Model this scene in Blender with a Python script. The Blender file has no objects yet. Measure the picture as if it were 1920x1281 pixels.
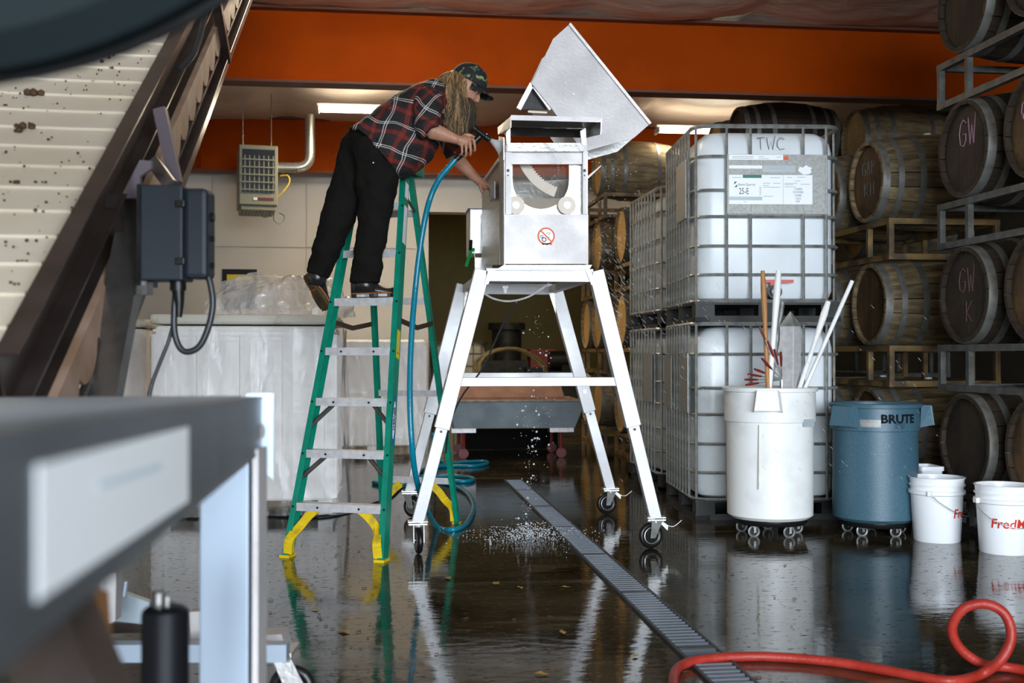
import bpy, bmesh, math, random
from mathutils import Vector, Matrix, noise, Euler
random.seed(7)
PI = math.pi
SC = bpy.context.scene
COL = SC.collection

# ------------------------------------------------------------------ camera
FPX = 2120.0
YAW = math.radians(6.86)
PIT = math.atan(22.0 / FPX)
CAM = Vector((0, 0, 1.13))
FWD = Vector((math.sin(YAW) * math.cos(PIT), math.cos(YAW) * math.cos(PIT), math.sin(PIT)))
RGT = Vector((math.cos(YAW), -math.sin(YAW), 0))
UPV = RGT.cross(FWD)
cam_d = bpy.data.cameras.new('camera')
cam = bpy.data.objects.new('camera', cam_d)
COL.objects.link(cam)
cam.matrix_world = Matrix((( RGT.x, UPV.x, -FWD.x, CAM.x), (RGT.y, UPV.y, -FWD.y, CAM.y), (RGT.z, UPV.z, -FWD.z, CAM.z), (0, 0, 0, 1)))
cam_d.sensor_width = 36
cam_d.lens = 36 * FPX / 1920
cam_d.clip_start = 0.05
cam_d.dof.use_dof = True
cam_d.dof.focus_distance = 6.6
cam_d.dof.aperture_fstop = 3.2
SC.camera = cam

# ------------------------------------------------------------------ world, daylight, exposure
W = bpy.data.worlds.new('world'); SC.world = W; W.use_nodes = True
wn = W.node_tree.nodes; wn.clear()
bg = wn.new('ShaderNodeBackground'); wo = wn.new('ShaderNodeOutputWorld')
bg.inputs[0].default_value = (0.80, 0.90, 1.0, 1); bg.inputs[1].default_value = 26.0     # bright overcast sky outside the doorway
W.node_tree.links.new(bg.outputs[0], wo.inputs[0])
DOOR = (-2.1, 4.6, 3.5)        # door opening in the front wall: x0, x1, height
def area(name, loc, rot, sx, sy, power, color, portal=False):
    l = bpy.data.lights.new(name, 'AREA'); l.shape = 'RECTANGLE'; l.size = sx; l.size_y = sy
    l.energy = power; l.color = color
    if portal: l.cycles.is_portal = True
    o = bpy.data.objects.new(name, l); COL.objects.link(o); o.location = loc; o.rotation_euler = rot
    return o
area('doorway_portal', ((DOOR[0] + DOOR[1]) / 2, -5.12, DOOR[2] / 2), (PI / 2, 0, 0), DOOR[1] - DOOR[0], DOOR[2], 10, (1, 1, 1), True)
area('fluorescent_light_left', (0.05, 12.6, 3.70), (0, 0, 0), 1.3, 0.16, 50, (1.0, 0.86, 0.62))
area('fluorescent_light_right', (3.95, 13.3, 3.70), (0, 0, 0), 1.2, 0.16, 6, (1.0, 0.86, 0.62))
area('back_room_fill', (2.2, 15.75, 4.0), (0, 0, 0), 1.2, 0.3, 110, (1.0, 0.82, 0.5))  # unseen lamp added to lift the back room out of black
area('fluorescent_light_front', (0.2, 8.3, 3.95), (math.radians(-25), 0, 0), 1.2, 0.16, 45, (1.0, 0.86, 0.66))
vs = SC.view_settings
vs.view_transform = 'Standard'; vs.look = 'None'; vs.exposure = 0.0; vs.gamma = 1.0; vs.use_curve_mapping = False

# ------------------------------------------------------------------ helpers
def P(u, v, d):
    return CAM + (FWD + RGT * ((u - 960) / FPX) + UPV * ((640.5 - v) / FPX)) * d
def RAY(u, v):
    return FWD + RGT * ((u - 960) / FPX) + UPV * ((640.5 - v) / FPX)
def G(u, v, z=0.0):
    r = RAY(u, v); return CAM + r * ((z - CAM.z) / r.z)
def AY(u, v, Y):
    r = RAY(u, v); return CAM + r * (Y / r.y)

def tag(o, label=None, cat=None, group=None, kind=None):
    if label: o['label'] = label
    if cat: o['category'] = cat
    if group: o['group'] = group
    if kind: o['kind'] = kind
    return o
def thing(name, label, cat, loc=(0, 0, 0), rz=0, group=None):
    o = bpy.data.objects.new(name, None); COL.objects.link(o)
    o.location = loc; o.rotation_euler = (0, 0, rz); o.empty_display_size = 0.1
    return tag(o, label, cat, group)
def wmat(o):
    m = Matrix.Identity(4); ch = []
    while o: ch.append(o); o = o.parent
    for q in reversed(ch):
        m = m @ (Matrix.Translation(q.location) @ q.rotation_euler.to_matrix().to_4x4() @ Matrix.Diagonal((*q.scale, 1)))
    return m
def frame(p0, p1, up=Vector((0, 0, 1))):
    z = (p1 - p0).normalized()
    x = up.cross(z)
    if x.length < 1e-4: x = Vector((1, 0, 0)).cross(z)
    x.normalize(); y = z.cross(x)
    return x, y, z

class MB:
    def __init__(s): s.bm = bmesh.new()
    def _add(s, vs, fs):
        b = [s.bm.verts.new(v) for v in vs]
        for f in fs:
            try: s.bm.faces.new([b[i] for i in f])
            except ValueError: pass
        return b
    def box(s, c, size, M=None):
        c = Vector(c); h = Vector(size) / 2
        vs = [Vector((c.x + i * h.x, c.y + j * h.y, c.z + k * h.z)) for i in (-1, 1) for j in (-1, 1) for k in (-1, 1)]
        if M is not None: vs = [M @ v for v in vs]
        s._add(vs, [(0, 1, 3, 2), (4, 6, 7, 5), (0, 4, 5, 1), (2, 3, 7, 6), (0, 2, 6, 4), (1, 5, 7, 3)]); return s
    def bb(s, x0, x1, y0, y1, z0, z1, M=None):
        return s.box(((x0 + x1) / 2, (y0 + y1) / 2, (z0 + z1) / 2), (abs(x1 - x0), abs(y1 - y0), abs(z1 - z0)), M)
    def bar(s, p0, p1, w, h, up=Vector((0, 0, 1)), w1=None, h1=None):
        p0 = Vector(p0); p1 = Vector(p1); x, y, z = frame(p0, p1, up)
        w1 = w if w1 is None else w1; h1 = h if h1 is None else h1
        vs = []
        for p, a, b in ((p0, w, h), (p1, w1, h1)):
            for i, j in ((-1, -1), (1, -1), (1, 1), (-1, 1)): vs.append(p + x * a / 2 * i + y * b / 2 * j)
        s._add(vs, [(3, 2, 1, 0), (4, 5, 6, 7), (0, 1, 5, 4), (1, 2, 6, 5), (2, 3, 7, 6), (3, 0, 4, 7)]); return s
    def tube(s, pts, r, seg=8, caps=True, closed=False):
        pts = [Vector(p) for p in pts]; n = len(pts)
        rs = r if isinstance(r, (list, tuple)) else [r] * n
        rings = []; px = None
        for i, p in enumerate(pts):
            if closed: t = pts[(i + 1) % n] - pts[i - 1]
            else: t = pts[min(i + 1, n - 1)] - pts[max(i - 1, 0)]
            if t.length < 1e-9: t = Vector((0, 0, 1))
            t.normalize()
            if px is None:
                px = Vector((0, 0, 1)).cross(t)
                if px.length < .1: px = Vector((1, 0, 0)).cross(t)
            x = px - t * px.dot(t)
            if x.length < 1e-6: x = Vector((1, 0, 0)).cross(t)
            x.normalize(); px = x; y = t.cross(x)
            rings.append([s.bm.verts.new(p + (x * math.cos(2 * PI * k / seg) + y * math.sin(2 * PI * k / seg)) * rs[i]) for k in range(seg)])
        m = n if closed else n - 1
        for i in range(m):
            a = rings[i]; b = rings[(i + 1) % n]
            for k in range(seg): s.bm.faces.new((a[k], a[(k + 1) % seg], b[(k + 1) % seg], b[k]))
        if caps and not closed:
            s.bm.faces.new(rings[0][::-1]); s.bm.faces.new(rings[-1])
        return s
    def cyl(s, p0, p1, r0, r1=None, seg=16):
        return s.tube([p0, p1], [r0, r0 if r1 is None else r1], seg)
    def lathe(s, prof, seg=32, M=None, close=False, a0=0, a1=2 * PI):
        full = abs(a1 - a0 - 2 * PI) < 1e-6
        n = seg if full else seg + 1
        rings = []
        for r, z in prof:
            ring = []
            for k in range(n):
                a = a0 + (a1 - a0) * k / seg
                v = Vector((r * math.cos(a), r * math.sin(a), z))
                ring.append(s.bm.verts.new(M @ v if M is not None else v))
            rings.append(ring)
        pr = list(range(len(prof))); pairs = list(zip(pr, pr[1:]))
        if close: pairs.append((pr[-1], 0))
        for i, j in pairs:
            a, b = rings[i], rings[j]
            for k in range(n if full else n - 1):
                k2 = (k + 1) % n
                try: s.bm.faces.new((a[k], a[k2], b[k2], b[k]))
                except ValueError: pass
        return s
    def prism(s, poly, h, M):           # poly in local xy, extruded 0..h along local z
        n = len(poly)
        vs = [M @ Vector((x, y, 0)) for x, y in poly] + [M @ Vector((x, y, h)) for x, y in poly]
        s._add(vs, [tuple(range(n))[::-1], tuple(range(n, 2 * n))] + [(i, (i + 1) % n, n + (i + 1) % n, n + i) for i in range(n)]); return s
    def slab(s, pts, th):               # 3D polygon with thickness vector th
        pts = [Vector(p) for p in pts]; n = len(pts); th = Vector(th)
        s._add(pts + [p + th for p in pts], [tuple(range(n))[::-1], tuple(range(n, 2 * n))] + [(i, (i + 1) % n, n + (i + 1) % n, n + i) for i in range(n)]); return s
    def grid(s, fn, nu, nv):
        vs = [[s.bm.verts.new(fn(i / nu, j / nv)) for j in range(nv + 1)] for i in range(nu + 1)]
        for i in range(nu):
            for j in range(nv): s.bm.faces.new((vs[i][j], vs[i + 1][j], vs[i + 1][j + 1], vs[i][j + 1]))
        return s
    def loft(s, rings, caps=True):
        vv = [[s.bm.verts.new(p) for p in r] for r in rings]
        for a, b in zip(vv, vv[1:]):
            n = len(a)
            for k in range(n): s.bm.faces.new((a[k], a[(k + 1) % n], b[(k + 1) % n], b[k]))
        if caps: s.bm.faces.new(vv[0][::-1]); s.bm.faces.new(vv[-1])
        return s
    def ico(s, c, r, sub=1):
        bmesh.ops.create_icosphere(s.bm, subdivisions=sub, radius=r, matrix=Matrix.Translation(c)); return s
    def mesh(s, name, mat, smooth=False, W=None):
        if W is not None: s.bm.transform(W)
        bmesh.ops.recalc_face_normals(s.bm, faces=s.bm.faces)
        me = bpy.data.meshes.new(name)
        s.bm.to_mesh(me); s.bm.free()
        if mat: me.materials.append(mat)
        if smooth:
            for p in me.polygons: p.use_smooth = True
            if smooth != 'all':
                try: me.set_sharp_from_angle(angle=math.radians(38))
                except Exception: pass
        return me
    def build(s, name, mat, parent=None, smooth=False, world=False, bevel=0, label=None, kind=None):
        Wm = wmat(parent).inverted() if (world and parent) else None
        me = s.mesh(name, mat, smooth, Wm)
        o = bpy.data.objects.new(name, me); COL.objects.link(o); o.parent = parent
        if bevel:
            b = o.modifiers.new('bevel', 'BEVEL'); b.width = bevel; b.segments = 2; b.limit_method = 'ANGLE'; b.harden_normals = False
        if label: o['label'] = label
        if kind: o['kind'] = kind
        return o
def copy_tree(o, parent=None):
    c = o.copy(); COL.objects.link(c); c.parent = parent
    for ch in list(o.children): copy_tree(ch, c)
    return c
def addpart(me, name, parent, loc=(0, 0, 0), rot=(0, 0, 0), label=None):
    o = bpy.data.objects.new(name, me); COL.objects.link(o); o.parent = parent; o.location = loc; o.rotation_euler = rot
    if label: o['label'] = label
    return o
def spline(pts, n=8, closed=False):
    pts = [Vector(p) for p in pts]; out = []; m = len(pts)
    rng = range(m) if closed else range(m - 1)
    for i in rng:
        if closed: p0, p1, p2, p3 = pts[i - 1], pts[i], pts[(i + 1) % m], pts[(i + 2) % m]
        else: p0, p1, p2, p3 = pts[max(i - 1, 0)], pts[i], pts[i + 1], pts[min(i + 2, m - 1)]
        for k in range(n):
            t = k / n
            out.append(0.5 * ((2 * p1) + (p2 - p0) * t + (2 * p0 - 5 * p1 + 4 * p2 - p3) * t * t + (3 * p1 - p0 - 3 * p2 + p3) * t ** 3))
    if not closed: out.append(pts[-1])
    return out

# ------------------------------------------------------------------ materials
def mat(name, c, rough=.5, metal=0, c2=None, scale=6, detail=5, thr=(.35, .65), bump=0, bscale=40, rough2=None, alpha=1, coat=0, stretch=None, spec=None, emit=None, trans=0, sss=0, bdist=.02):
    m = bpy.data.materials.new(name); m.use_nodes = True; nt = m.node_tree; N = nt.nodes; L = nt.links
    b = N['Principled BSDF']
    b.inputs['Base Color'].default_value = (*c, 1); b.inputs['Roughness'].default_value = rough; b.inputs['Metallic'].default_value = metal
    if spec is not None: b.inputs['Specular IOR Level'].default_value = spec
    if coat: b.inputs['Coat Weight'].default_value = coat; b.inputs['Coat Roughness'].default_value = .08
    if alpha < 1: b.inputs['Alpha'].default_value = alpha
    if trans: b.inputs['Transmission Weight'].default_value = trans
    if sss: b.inputs['Subsurface Weight'].default_value = sss; b.inputs['Subsurface Scale'].default_value = .02
    if emit: b.inputs['Emission Color'].default_value = (*emit[:3], 1); b.inputs['Emission Strength'].default_value = emit[3]
    tc = N.new('ShaderNodeTexCoord'); src = tc.outputs['Object']
    if stretch:
        mp = N.new('ShaderNodeMapping'); mp.inputs['Scale'].default_value = stretch; L.new(src, mp.inputs[0]); src = mp.outputs[0]
    if c2 or rough2 is not None:
        nz = N.new('ShaderNodeTexNoise'); nz.inputs['Scale'].default_value = scale; nz.inputs['Detail'].default_value = detail; L.new(src, nz.inputs['Vector'])
        rp = N.new('ShaderNodeValToRGB'); rp.color_ramp.elements[0].position = thr[0]; rp.color_ramp.elements[1].position = thr[1]
        c2 = c2 or c
        rp.color_ramp.elements[0].color = (*c, 1); rp.color_ramp.elements[1].color = (*c2, 1)
        L.new(nz.outputs['Fac'], rp.inputs[0]); L.new(rp.outputs[0], b.inputs['Base Color'])
        if rough2 is not None:
            mr = N.new('ShaderNodeMapRange'); mr.inputs[1].default_value = thr[0]; mr.inputs[2].default_value = thr[1]; mr.inputs[3].default_value = rough; mr.inputs[4].default_value = rough2
            L.new(nz.outputs['Fac'], mr.inputs[0]); L.new(mr.outputs[0], b.inputs['Roughness'])
    if bump:
        n2 = N.new('ShaderNodeTexNoise'); n2.inputs['Scale'].default_value = bscale; n2.inputs['Detail'].default_value = 4; L.new(src, n2.inputs['Vector'])
        bp = N.new('ShaderNodeBump'); bp.inputs['Strength'].default_value = bump; bp.inputs['Distance'].default_value = bdist
        L.new(n2.outputs['Fac'], bp.inputs['Height']); L.new(bp.outputs[0], b.inputs['Normal'])
    return m
M = {}
M['steel'] = mat('steel', (.62, .61, .60), .34, .85, c2=(.50, .48, .46), scale=4, bump=.08, bscale=60, rough2=.45)
M['leg_paint'] = mat('bright_aluminium', (.62, .61, .615), .45, .35, c2=(.53, .515, .52), scale=5, bump=.05, bscale=50, rough2=.5)
M['bright_steel'] = mat('bright_steel', (.54, .505, .50), .45, .35, c2=(.45, .42, .415), scale=5, bump=.05, bscale=50, rough2=.5)
M['dark_steel'] = mat('dark_steel', (.30, .29, .28), .32, .9, c2=(.20, .19, .18), scale=8, bump=.1, bscale=40)
M['brushed'] = mat('brushed_steel', (.42, .40, .38), .28, .9, c2=(.30, .28, .26), scale=6, stretch=(1, 1, 8), bump=.05)
M['alu'] = mat('aluminium', (.72, .70, .71), .45, .35, c2=(.58, .56, .57), scale=30, bump=.08, bscale=150)
M['galv'] = mat('galvanised_tube', (.46, .47, .45), .38, .6, c2=(.24, .24, .22), scale=14, thr=(.35, .7))
M['placard'] = mat('galvanised_sheet', (.36, .36, .34), .5, .3, c2=(.27, .27, .25), scale=60)
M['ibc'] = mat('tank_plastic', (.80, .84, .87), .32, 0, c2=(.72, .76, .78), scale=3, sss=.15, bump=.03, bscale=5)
M['ibc_dim'] = mat('tank_plastic_darker', (.62, .66, .68), .4, 0, c2=(.50, .52, .52), scale=3, thr=(.3, .7), bump=.03, bscale=5)  # darker tank plastic for the rear stack
M['black'] = mat('black_plastic', (.008, .008, .008), .35, spec=.3, bump=.05)
M['pallet'] = mat('pallet_steel', (.014, .014, .013), .5, .1, spec=.3, c2=(.03, .03, .028), scale=9)
M['rubber'] = mat('black_rubber', (.008, .007, .007), .35, spec=.35, bump=.1)
M['white_pl'] = mat('white_plastic', (.86, .86, .84), .38, c2=(.74, .73, .70), scale=5, thr=(.5, .75), bump=.04, bscale=20)
M['bucket'] = mat('bucket_plastic', (.87, .88, .90), .3, bump=.03, bscale=20)
M['blue_pl'] = mat('blue_grey_plastic', (.045, .105, .145), .42, c2=(.06, .135, .18), scale=90, thr=(.4, .7), bump=.1, bscale=160)
M['green'] = mat('green_fibreglass', (.0, .26, .16), .38, c2=(.0, .20, .125), scale=12, bump=.05)
M['yellow'] = mat('yellow_plastic', (.80, .55, .01), .4, c2=(.45, .30, .04), scale=18, thr=(.52, .8))
M['orange_beam'] = mat('orange_paint', (.36, .050, .0), .6, spec=.05, c2=(.31, .041, .0), scale=2, bump=.03, bscale=120)
M['beam_dark'] = mat('beam_flange_paint', (.12, .03, .01), .6)
M['wall'] = mat('wall_panel', (.76, .70, .62), .6, c2=(.71, .65, .57), scale=2)
M['olive'] = mat('olive_wall', (.20, .165, .07), .8, c2=(.16, .135, .055), scale=1.5)
M['hose_blue'] = mat('blue_hose', (.0, .20, .30), .28, bump=.1, bscale=60)
M['hose_red'] = mat('red_hose', (.26, .018, .010), .42, spec=.3, c2=(.33, .03, .02), scale=14, bump=.15, bscale=90)
M['skin'] = mat('skin', (.52, .27, .17), .5, c2=(.44, .20, .12), scale=18, sss=.1, bump=.15, bscale=50, bdist=.004)
M['denim'] = mat('black_work_trousers', (.006, .005, .004), .9, c2=(.009, .0075, .006), scale=8, bump=.6, bscale=12, bdist=.03, spec=.2)
M['leather'] = mat('black_leather', (.02, .018, .017), .3, c2=(.05, .045, .04), scale=14, thr=(.5, .8), bump=.3, bscale=25, bdist=.006)
M['sole'] = mat('rubber_sole', (.10, .060, .022), .6, c2=(.05, .03, .012), scale=20)
M['welt'] = mat('orange_welt', (.55, .16, .02), .6)
M['hair'] = mat('hair', (.055, .032, .014), .5, c2=(.40, .235, .10), scale=46, thr=(.38, .62), stretch=(1, 1, .14))
M['beard'] = mat('beard', (.035, .022, .012), .6, c2=(.07, .045, .02), scale=25)
M['wood_handle'] = mat('wooden_handle', (.50, .24, .08), .5, c2=(.34, .15, .05), scale=12, stretch=(8, 8, 1))
M['red'] = mat('red_plastic', (.60, .04, .02), .4)
M['matte_black'] = mat('matte_black', (.006, .006, .006), .9, spec=.05)
M['brick_red'] = mat('dull_red_plastic', (.16, .014, .009), .5)
M['chalk'] = mat('pink_chalk', (.34, .20, .25), .9)
M['chalk_faint'] = mat('faint_pink_chalk', (.14, .07, .085), .9)
M['white_chalk'] = mat('white_chalk', (.12, .13, .13), .9)
M['ink'] = mat('black_ink', (.02, .02, .025), .6)
M['pencil'] = mat('grey_marker', (.16, .15, .15), .7)
M['paper'] = mat('white_label', (.93, .95, .97), .4)
M['print'] = mat('grey_print', (.42, .43, .46), .6)
M['teal'] = mat('teal_print', (.02, .17, .14), .5)
M['navy'] = mat('navy_print', (.02, .09, .16), .5)
M['warn'] = mat('orange_red_print', (.75, .10, .02), .5)
M['red_print'] = mat('red_print', (.62, .03, .015), .45)
M['dark_print'] = mat('dark_blue_grey_print', (.006, .010, .014), .7, spec=.1)
M['lab_blue'] = mat('blue_print', (.02, .12, .40), .5)
M['lab_yellow'] = mat('yellow_label', (.80, .65, .02), .5)
M['rack_grey'] = mat('grey_rack_paint', (.12, .12, .11), .5, .2, c2=(.06, .057, .05), scale=12, thr=(.4, .7))
M['rack_tan'] = mat('tan_rack_paint', (.27, .165, .055), .55, 0, c2=(.08, .05, .025), scale=5, thr=(.42, .62))
M['box_grey'] = mat('grey_enclosure', (.020, .026, .034), .5, spec=.3, bump=.08, bscale=200)
M['cable'] = mat('black_cable', (.02, .022, .026), .4)
M['belt'] = mat('white_belt', (.70, .62, .51), .5, c2=(.64, .55, .43), scale=3, bump=.05, bscale=30)
M['belt_warm_lit'] = mat('belt_edge', (.50, .34, .25), .6, c2=(.34, .20, .12), scale=5)  # white belt's edge, with warm light put into its brown colour
M['strut'] = mat('dull_strut_metal', (.15, .12, .14), .45, .3)
M['drain'] = mat('wet_cast_grate', (.07, .075, .08), .5, .3, c2=(.04, .042, .045), scale=9)
M['grate'] = mat('wet_sky_tint_grate_bar', (.17, .19, .22), .35, .5)  # bluish colour carries the sky's reflection on the wet bars
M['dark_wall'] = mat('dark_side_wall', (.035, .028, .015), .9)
M['debris'] = mat('grape_debris', (.05, .025, .012), .8, c2=(.10, .05, .02), scale=60)
M['frame_brown'] = mat('conveyor_channel', (.13, .10, .09), .30, .75, c2=(.07, .052, .045), scale=5, thr=(.4, .7))
M['table_steel'] = mat('table_steel', (.17, .19, .21), .4, .6, c2=(.11, .125, .14), scale=3)
M['pale_steel'] = mat('pale_steel', (.34, .40, .48), .42, .4)
M['copper'] = mat('stained_tub_inside', (.42, .22, .14), .6, 0, c2=(.30, .15, .09), scale=5)
M['tub'] = mat('tub_steel', (.33, .39, .43), .5, .2, c2=(.24, .29, .32), scale=5)
M['heater'] = mat('heater_enamel', (.26, .25, .17), .45)
M['duct'] = mat('duct_metal', (.50, .48, .42), .3, .8)
M['cream'] = mat('cream_plastic', (.72, .68, .58), .5, c2=(.36, .28, .16), scale=7, thr=(.55, .8))
M['bin_pl'] = mat('bin_plastic', (.95, .91, .88), .5)
M['roller'] = mat('cream_roller', (.75, .66, .55), .5)
M['lamp'] = mat('lamp_tube', (1, 1, 1), .5, emit=(1, .90, .70, 24))
M['yell_hose'] = mat('tan_hose', (.22, .15, .05), .5)
M['leaf'] = mat('fallen_leaf', (.40, .16, .02), .6, c2=(.35, .28, .05), scale=30)
M['tape'] = mat('clear_tape', (.45, .50, .52), .3)

def plastic_film(name, amin, amax):
    m = bpy.data.materials.new(name); m.use_nodes = True; nt = m.node_tree; N = nt.nodes; L = nt.links
    b = N['Principled BSDF']; b.inputs['Base Color'].default_value = (.96, .94, .93, 1); b.inputs['Roughness'].default_value = .10
    b.inputs['Specular IOR Level'].default_value = .9
    tc = N.new('ShaderNodeTexCoord'); mp = N.new('ShaderNodeMapping'); mp.inputs['Scale'].default_value = (1, 1, .45); L.new(tc.outputs['Object'], mp.inputs[0])
    nz = N.new('ShaderNodeTexNoise'); nz.inputs['Scale'].default_value = 4.0; nz.inputs['Detail'].default_value = 6; nz.inputs['Distortion'].default_value = 1.6; L.new(mp.outputs[0], nz.inputs['Vector'])
    rp = N.new('ShaderNodeMapRange'); rp.inputs[1].default_value = .35; rp.inputs[2].default_value = .7; rp.inputs[3].default_value = amin; rp.inputs[4].default_value = amax
    L.new(nz.outputs['Fac'], rp.inputs[0]); L.new(rp.outputs[0], b.inputs['Alpha'])
    vo = N.new('ShaderNodeTexNoise'); vo.inputs['Scale'].default_value = 5; vo.inputs['Detail'].default_value = 5; vo.inputs['Distortion'].default_value = 2.5; L.new(mp.outputs[0], vo.inputs['Vector'])
    bp = N.new('ShaderNodeBump'); bp.inputs['Strength'].default_value = 1; bp.inputs['Distance'].default_value = .012; L.new(vo.outputs['Fac'], bp.inputs['Height']); L.new(bp.outputs[0], b.inputs['Normal'])
    return m
M['film'] = plastic_film('clear_plastic_wrap', .02, .24)
M['film_heap'] = plastic_film('crumpled_clear_plastic', .30, .75)

def floor_mat():
    m = bpy.data.materials.new('wet_concrete'); m.use_nodes = True; nt = m.node_tree; N = nt.nodes; L = nt.links
    b = N['Principled BSDF']; tc = N.new('ShaderNodeTexCoord')
    n1 = N.new('ShaderNodeTexNoise'); n1.inputs['Scale'].default_value = 1.1; n1.inputs['Detail'].default_value = 8; n1.inputs['Roughness'].default_value = .62; L.new(tc.outputs['Object'], n1.inputs['Vector'])
    rp = N.new('ShaderNodeValToRGB'); e = rp.color_ramp.elements; e[0].position = .36; e[0].color = (.008, .006, .003, 1); e[1].position = .68; e[1].color = (.085, .064, .036, 1)
    L.new(n1.outputs['Fac'], rp.inputs[0])
    # pale worn streaks running roughly along x
    mp = N.new('ShaderNodeMapping'); mp.inputs['Scale'].default_value = (.55, 2.6, 1); mp.inputs['Rotation'].default_value = (0, 0, .22); L.new(tc.outputs['Object'], mp.inputs[0])
    n2 = N.new('ShaderNodeTexNoise'); n2.inputs['Scale'].default_value = 1.6; n2.inputs['Detail'].default_value = 7; L.new(mp.outputs[0], n2.inputs['Vector'])
    r2 = N.new('ShaderNodeMapRange'); r2.inputs[1].default_value = .62; r2.inputs[2].default_value = .70; r2.inputs[3].default_value = 0; r2.inputs[4].default_value = .6; L.new(n2.outputs['Fac'], r2.inputs[0])
    mx = N.new('ShaderNodeMixRGB'); mx.inputs[2].default_value = (.20, .165, .105, 1); L.new(r2.outputs[0], mx.inputs[0]); L.new(rp.outputs[0], mx.inputs[1])
    L.new(mx.outputs[0], b.inputs['Base Color'])
    n3 = N.new('ShaderNodeTexNoise'); n3.inputs['Scale'].default_value = 1.7; n3.inputs['Detail'].default_value = 9; n3.inputs['Roughness'].default_value = .6
    m3 = N.new('ShaderNodeMapping'); m3.inputs['Scale'].default_value = (1, 2.2, 1); L.new(tc.outputs['Object'], m3.inputs[0]); L.new(m3.outputs[0], n3.inputs['Vector'])
    r3 = N.new('ShaderNodeMapRange'); r3.inputs[1].default_value = .48; r3.inputs[2].default_value = .66; r3.inputs[3].default_value = .015; r3.inputs[4].default_value = .13; L.new(n3.outputs['Fac'], r3.inputs[0])
    L.new(r3.outputs[0], b.inputs['Roughness'])
    b.inputs['Specular IOR Level'].default_value = .55
    n4 = N.new('ShaderNodeTexNoise'); n4.inputs['Scale'].default_value = 9; n4.inputs['Detail'].default_value = 5
    m4 = N.new('ShaderNodeMapping'); m4.inputs['Scale'].default_value = (1, 2.2, 1); L.new(tc.outputs['Object'], m4.inputs[0]); L.new(m4.outputs[0], n4.inputs['Vector'])
    bp = N.new('ShaderNodeBump'); bp.inputs['Strength'].default_value = .3; bp.inputs['Distance'].default_value = .0035; L.new(n4.outputs['Fac'], bp.inputs['Height'])
    n5 = N.new('ShaderNodeTexNoise'); n5.inputs['Scale'].default_value = 130; n5.inputs['Detail'].default_value = 2; L.new(tc.outputs['Object'], n5.inputs['Vector'])
    g5 = N.new('ShaderNodeMath'); g5.operation = 'MULTIPLY'; L.new(n5.outputs['Fac'], g5.inputs[0]); L.new(r3.outputs[0], g5.inputs[1])
    bp2 = N.new('ShaderNodeBump'); bp2.inputs['Strength'].default_value = .5; bp2.inputs['Distance'].default_value = .004; L.new(g5.outputs[0], bp2.inputs['Height']); L.new(bp.outputs[0], bp2.inputs['Normal'])
    # small specks of grit and dry spots that break up the mirror
    n6 = N.new('ShaderNodeTexNoise'); n6.inputs['Scale'].default_value = 22; n6.inputs['Detail'].default_value = 4
    m6 = N.new('ShaderNodeMapping'); m6.inputs['Scale'].default_value = (1, 2.4, 1); L.new(tc.outputs['Object'], m6.inputs[0]); L.new(m6.outputs[0], n6.inputs['Vector'])
    r6 = N.new('ShaderNodeMapRange'); r6.inputs[1].default_value = .63; r6.inputs[2].default_value = .66; r6.inputs[4].default_value = .7; L.new(n6.outputs['Fac'], r6.inputs[0])
    ad = N.new('ShaderNodeMath'); ad.operation = 'ADD'; ad.use_clamp = True; L.new(r3.outputs[0], ad.inputs[0]); L.new(r6.outputs[0], ad.inputs[1]); L.new(ad.outputs[0], b.inputs['Roughness'])
    sp = N.new('ShaderNodeMath'); sp.operation = 'MULTIPLY_ADD'; sp.inputs[1].default_value = -.6; sp.inputs[2].default_value = .55; L.new(r6.outputs[0], sp.inputs[0]); L.new(sp.outputs[0], b.inputs['Specular IOR Level'])
    L.new(bp2.outputs[0], b.inputs['Normal'])
    return m
M['floor'] = floor_mat()
M['ceiling'] = mat('ceiling_film', (.66, .55, .47), .4, c2=(.60, .49, .41), scale=2, bump=.12, bscale=2.2, stretch=(1, 2.2, 1), bdist=.16)

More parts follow.
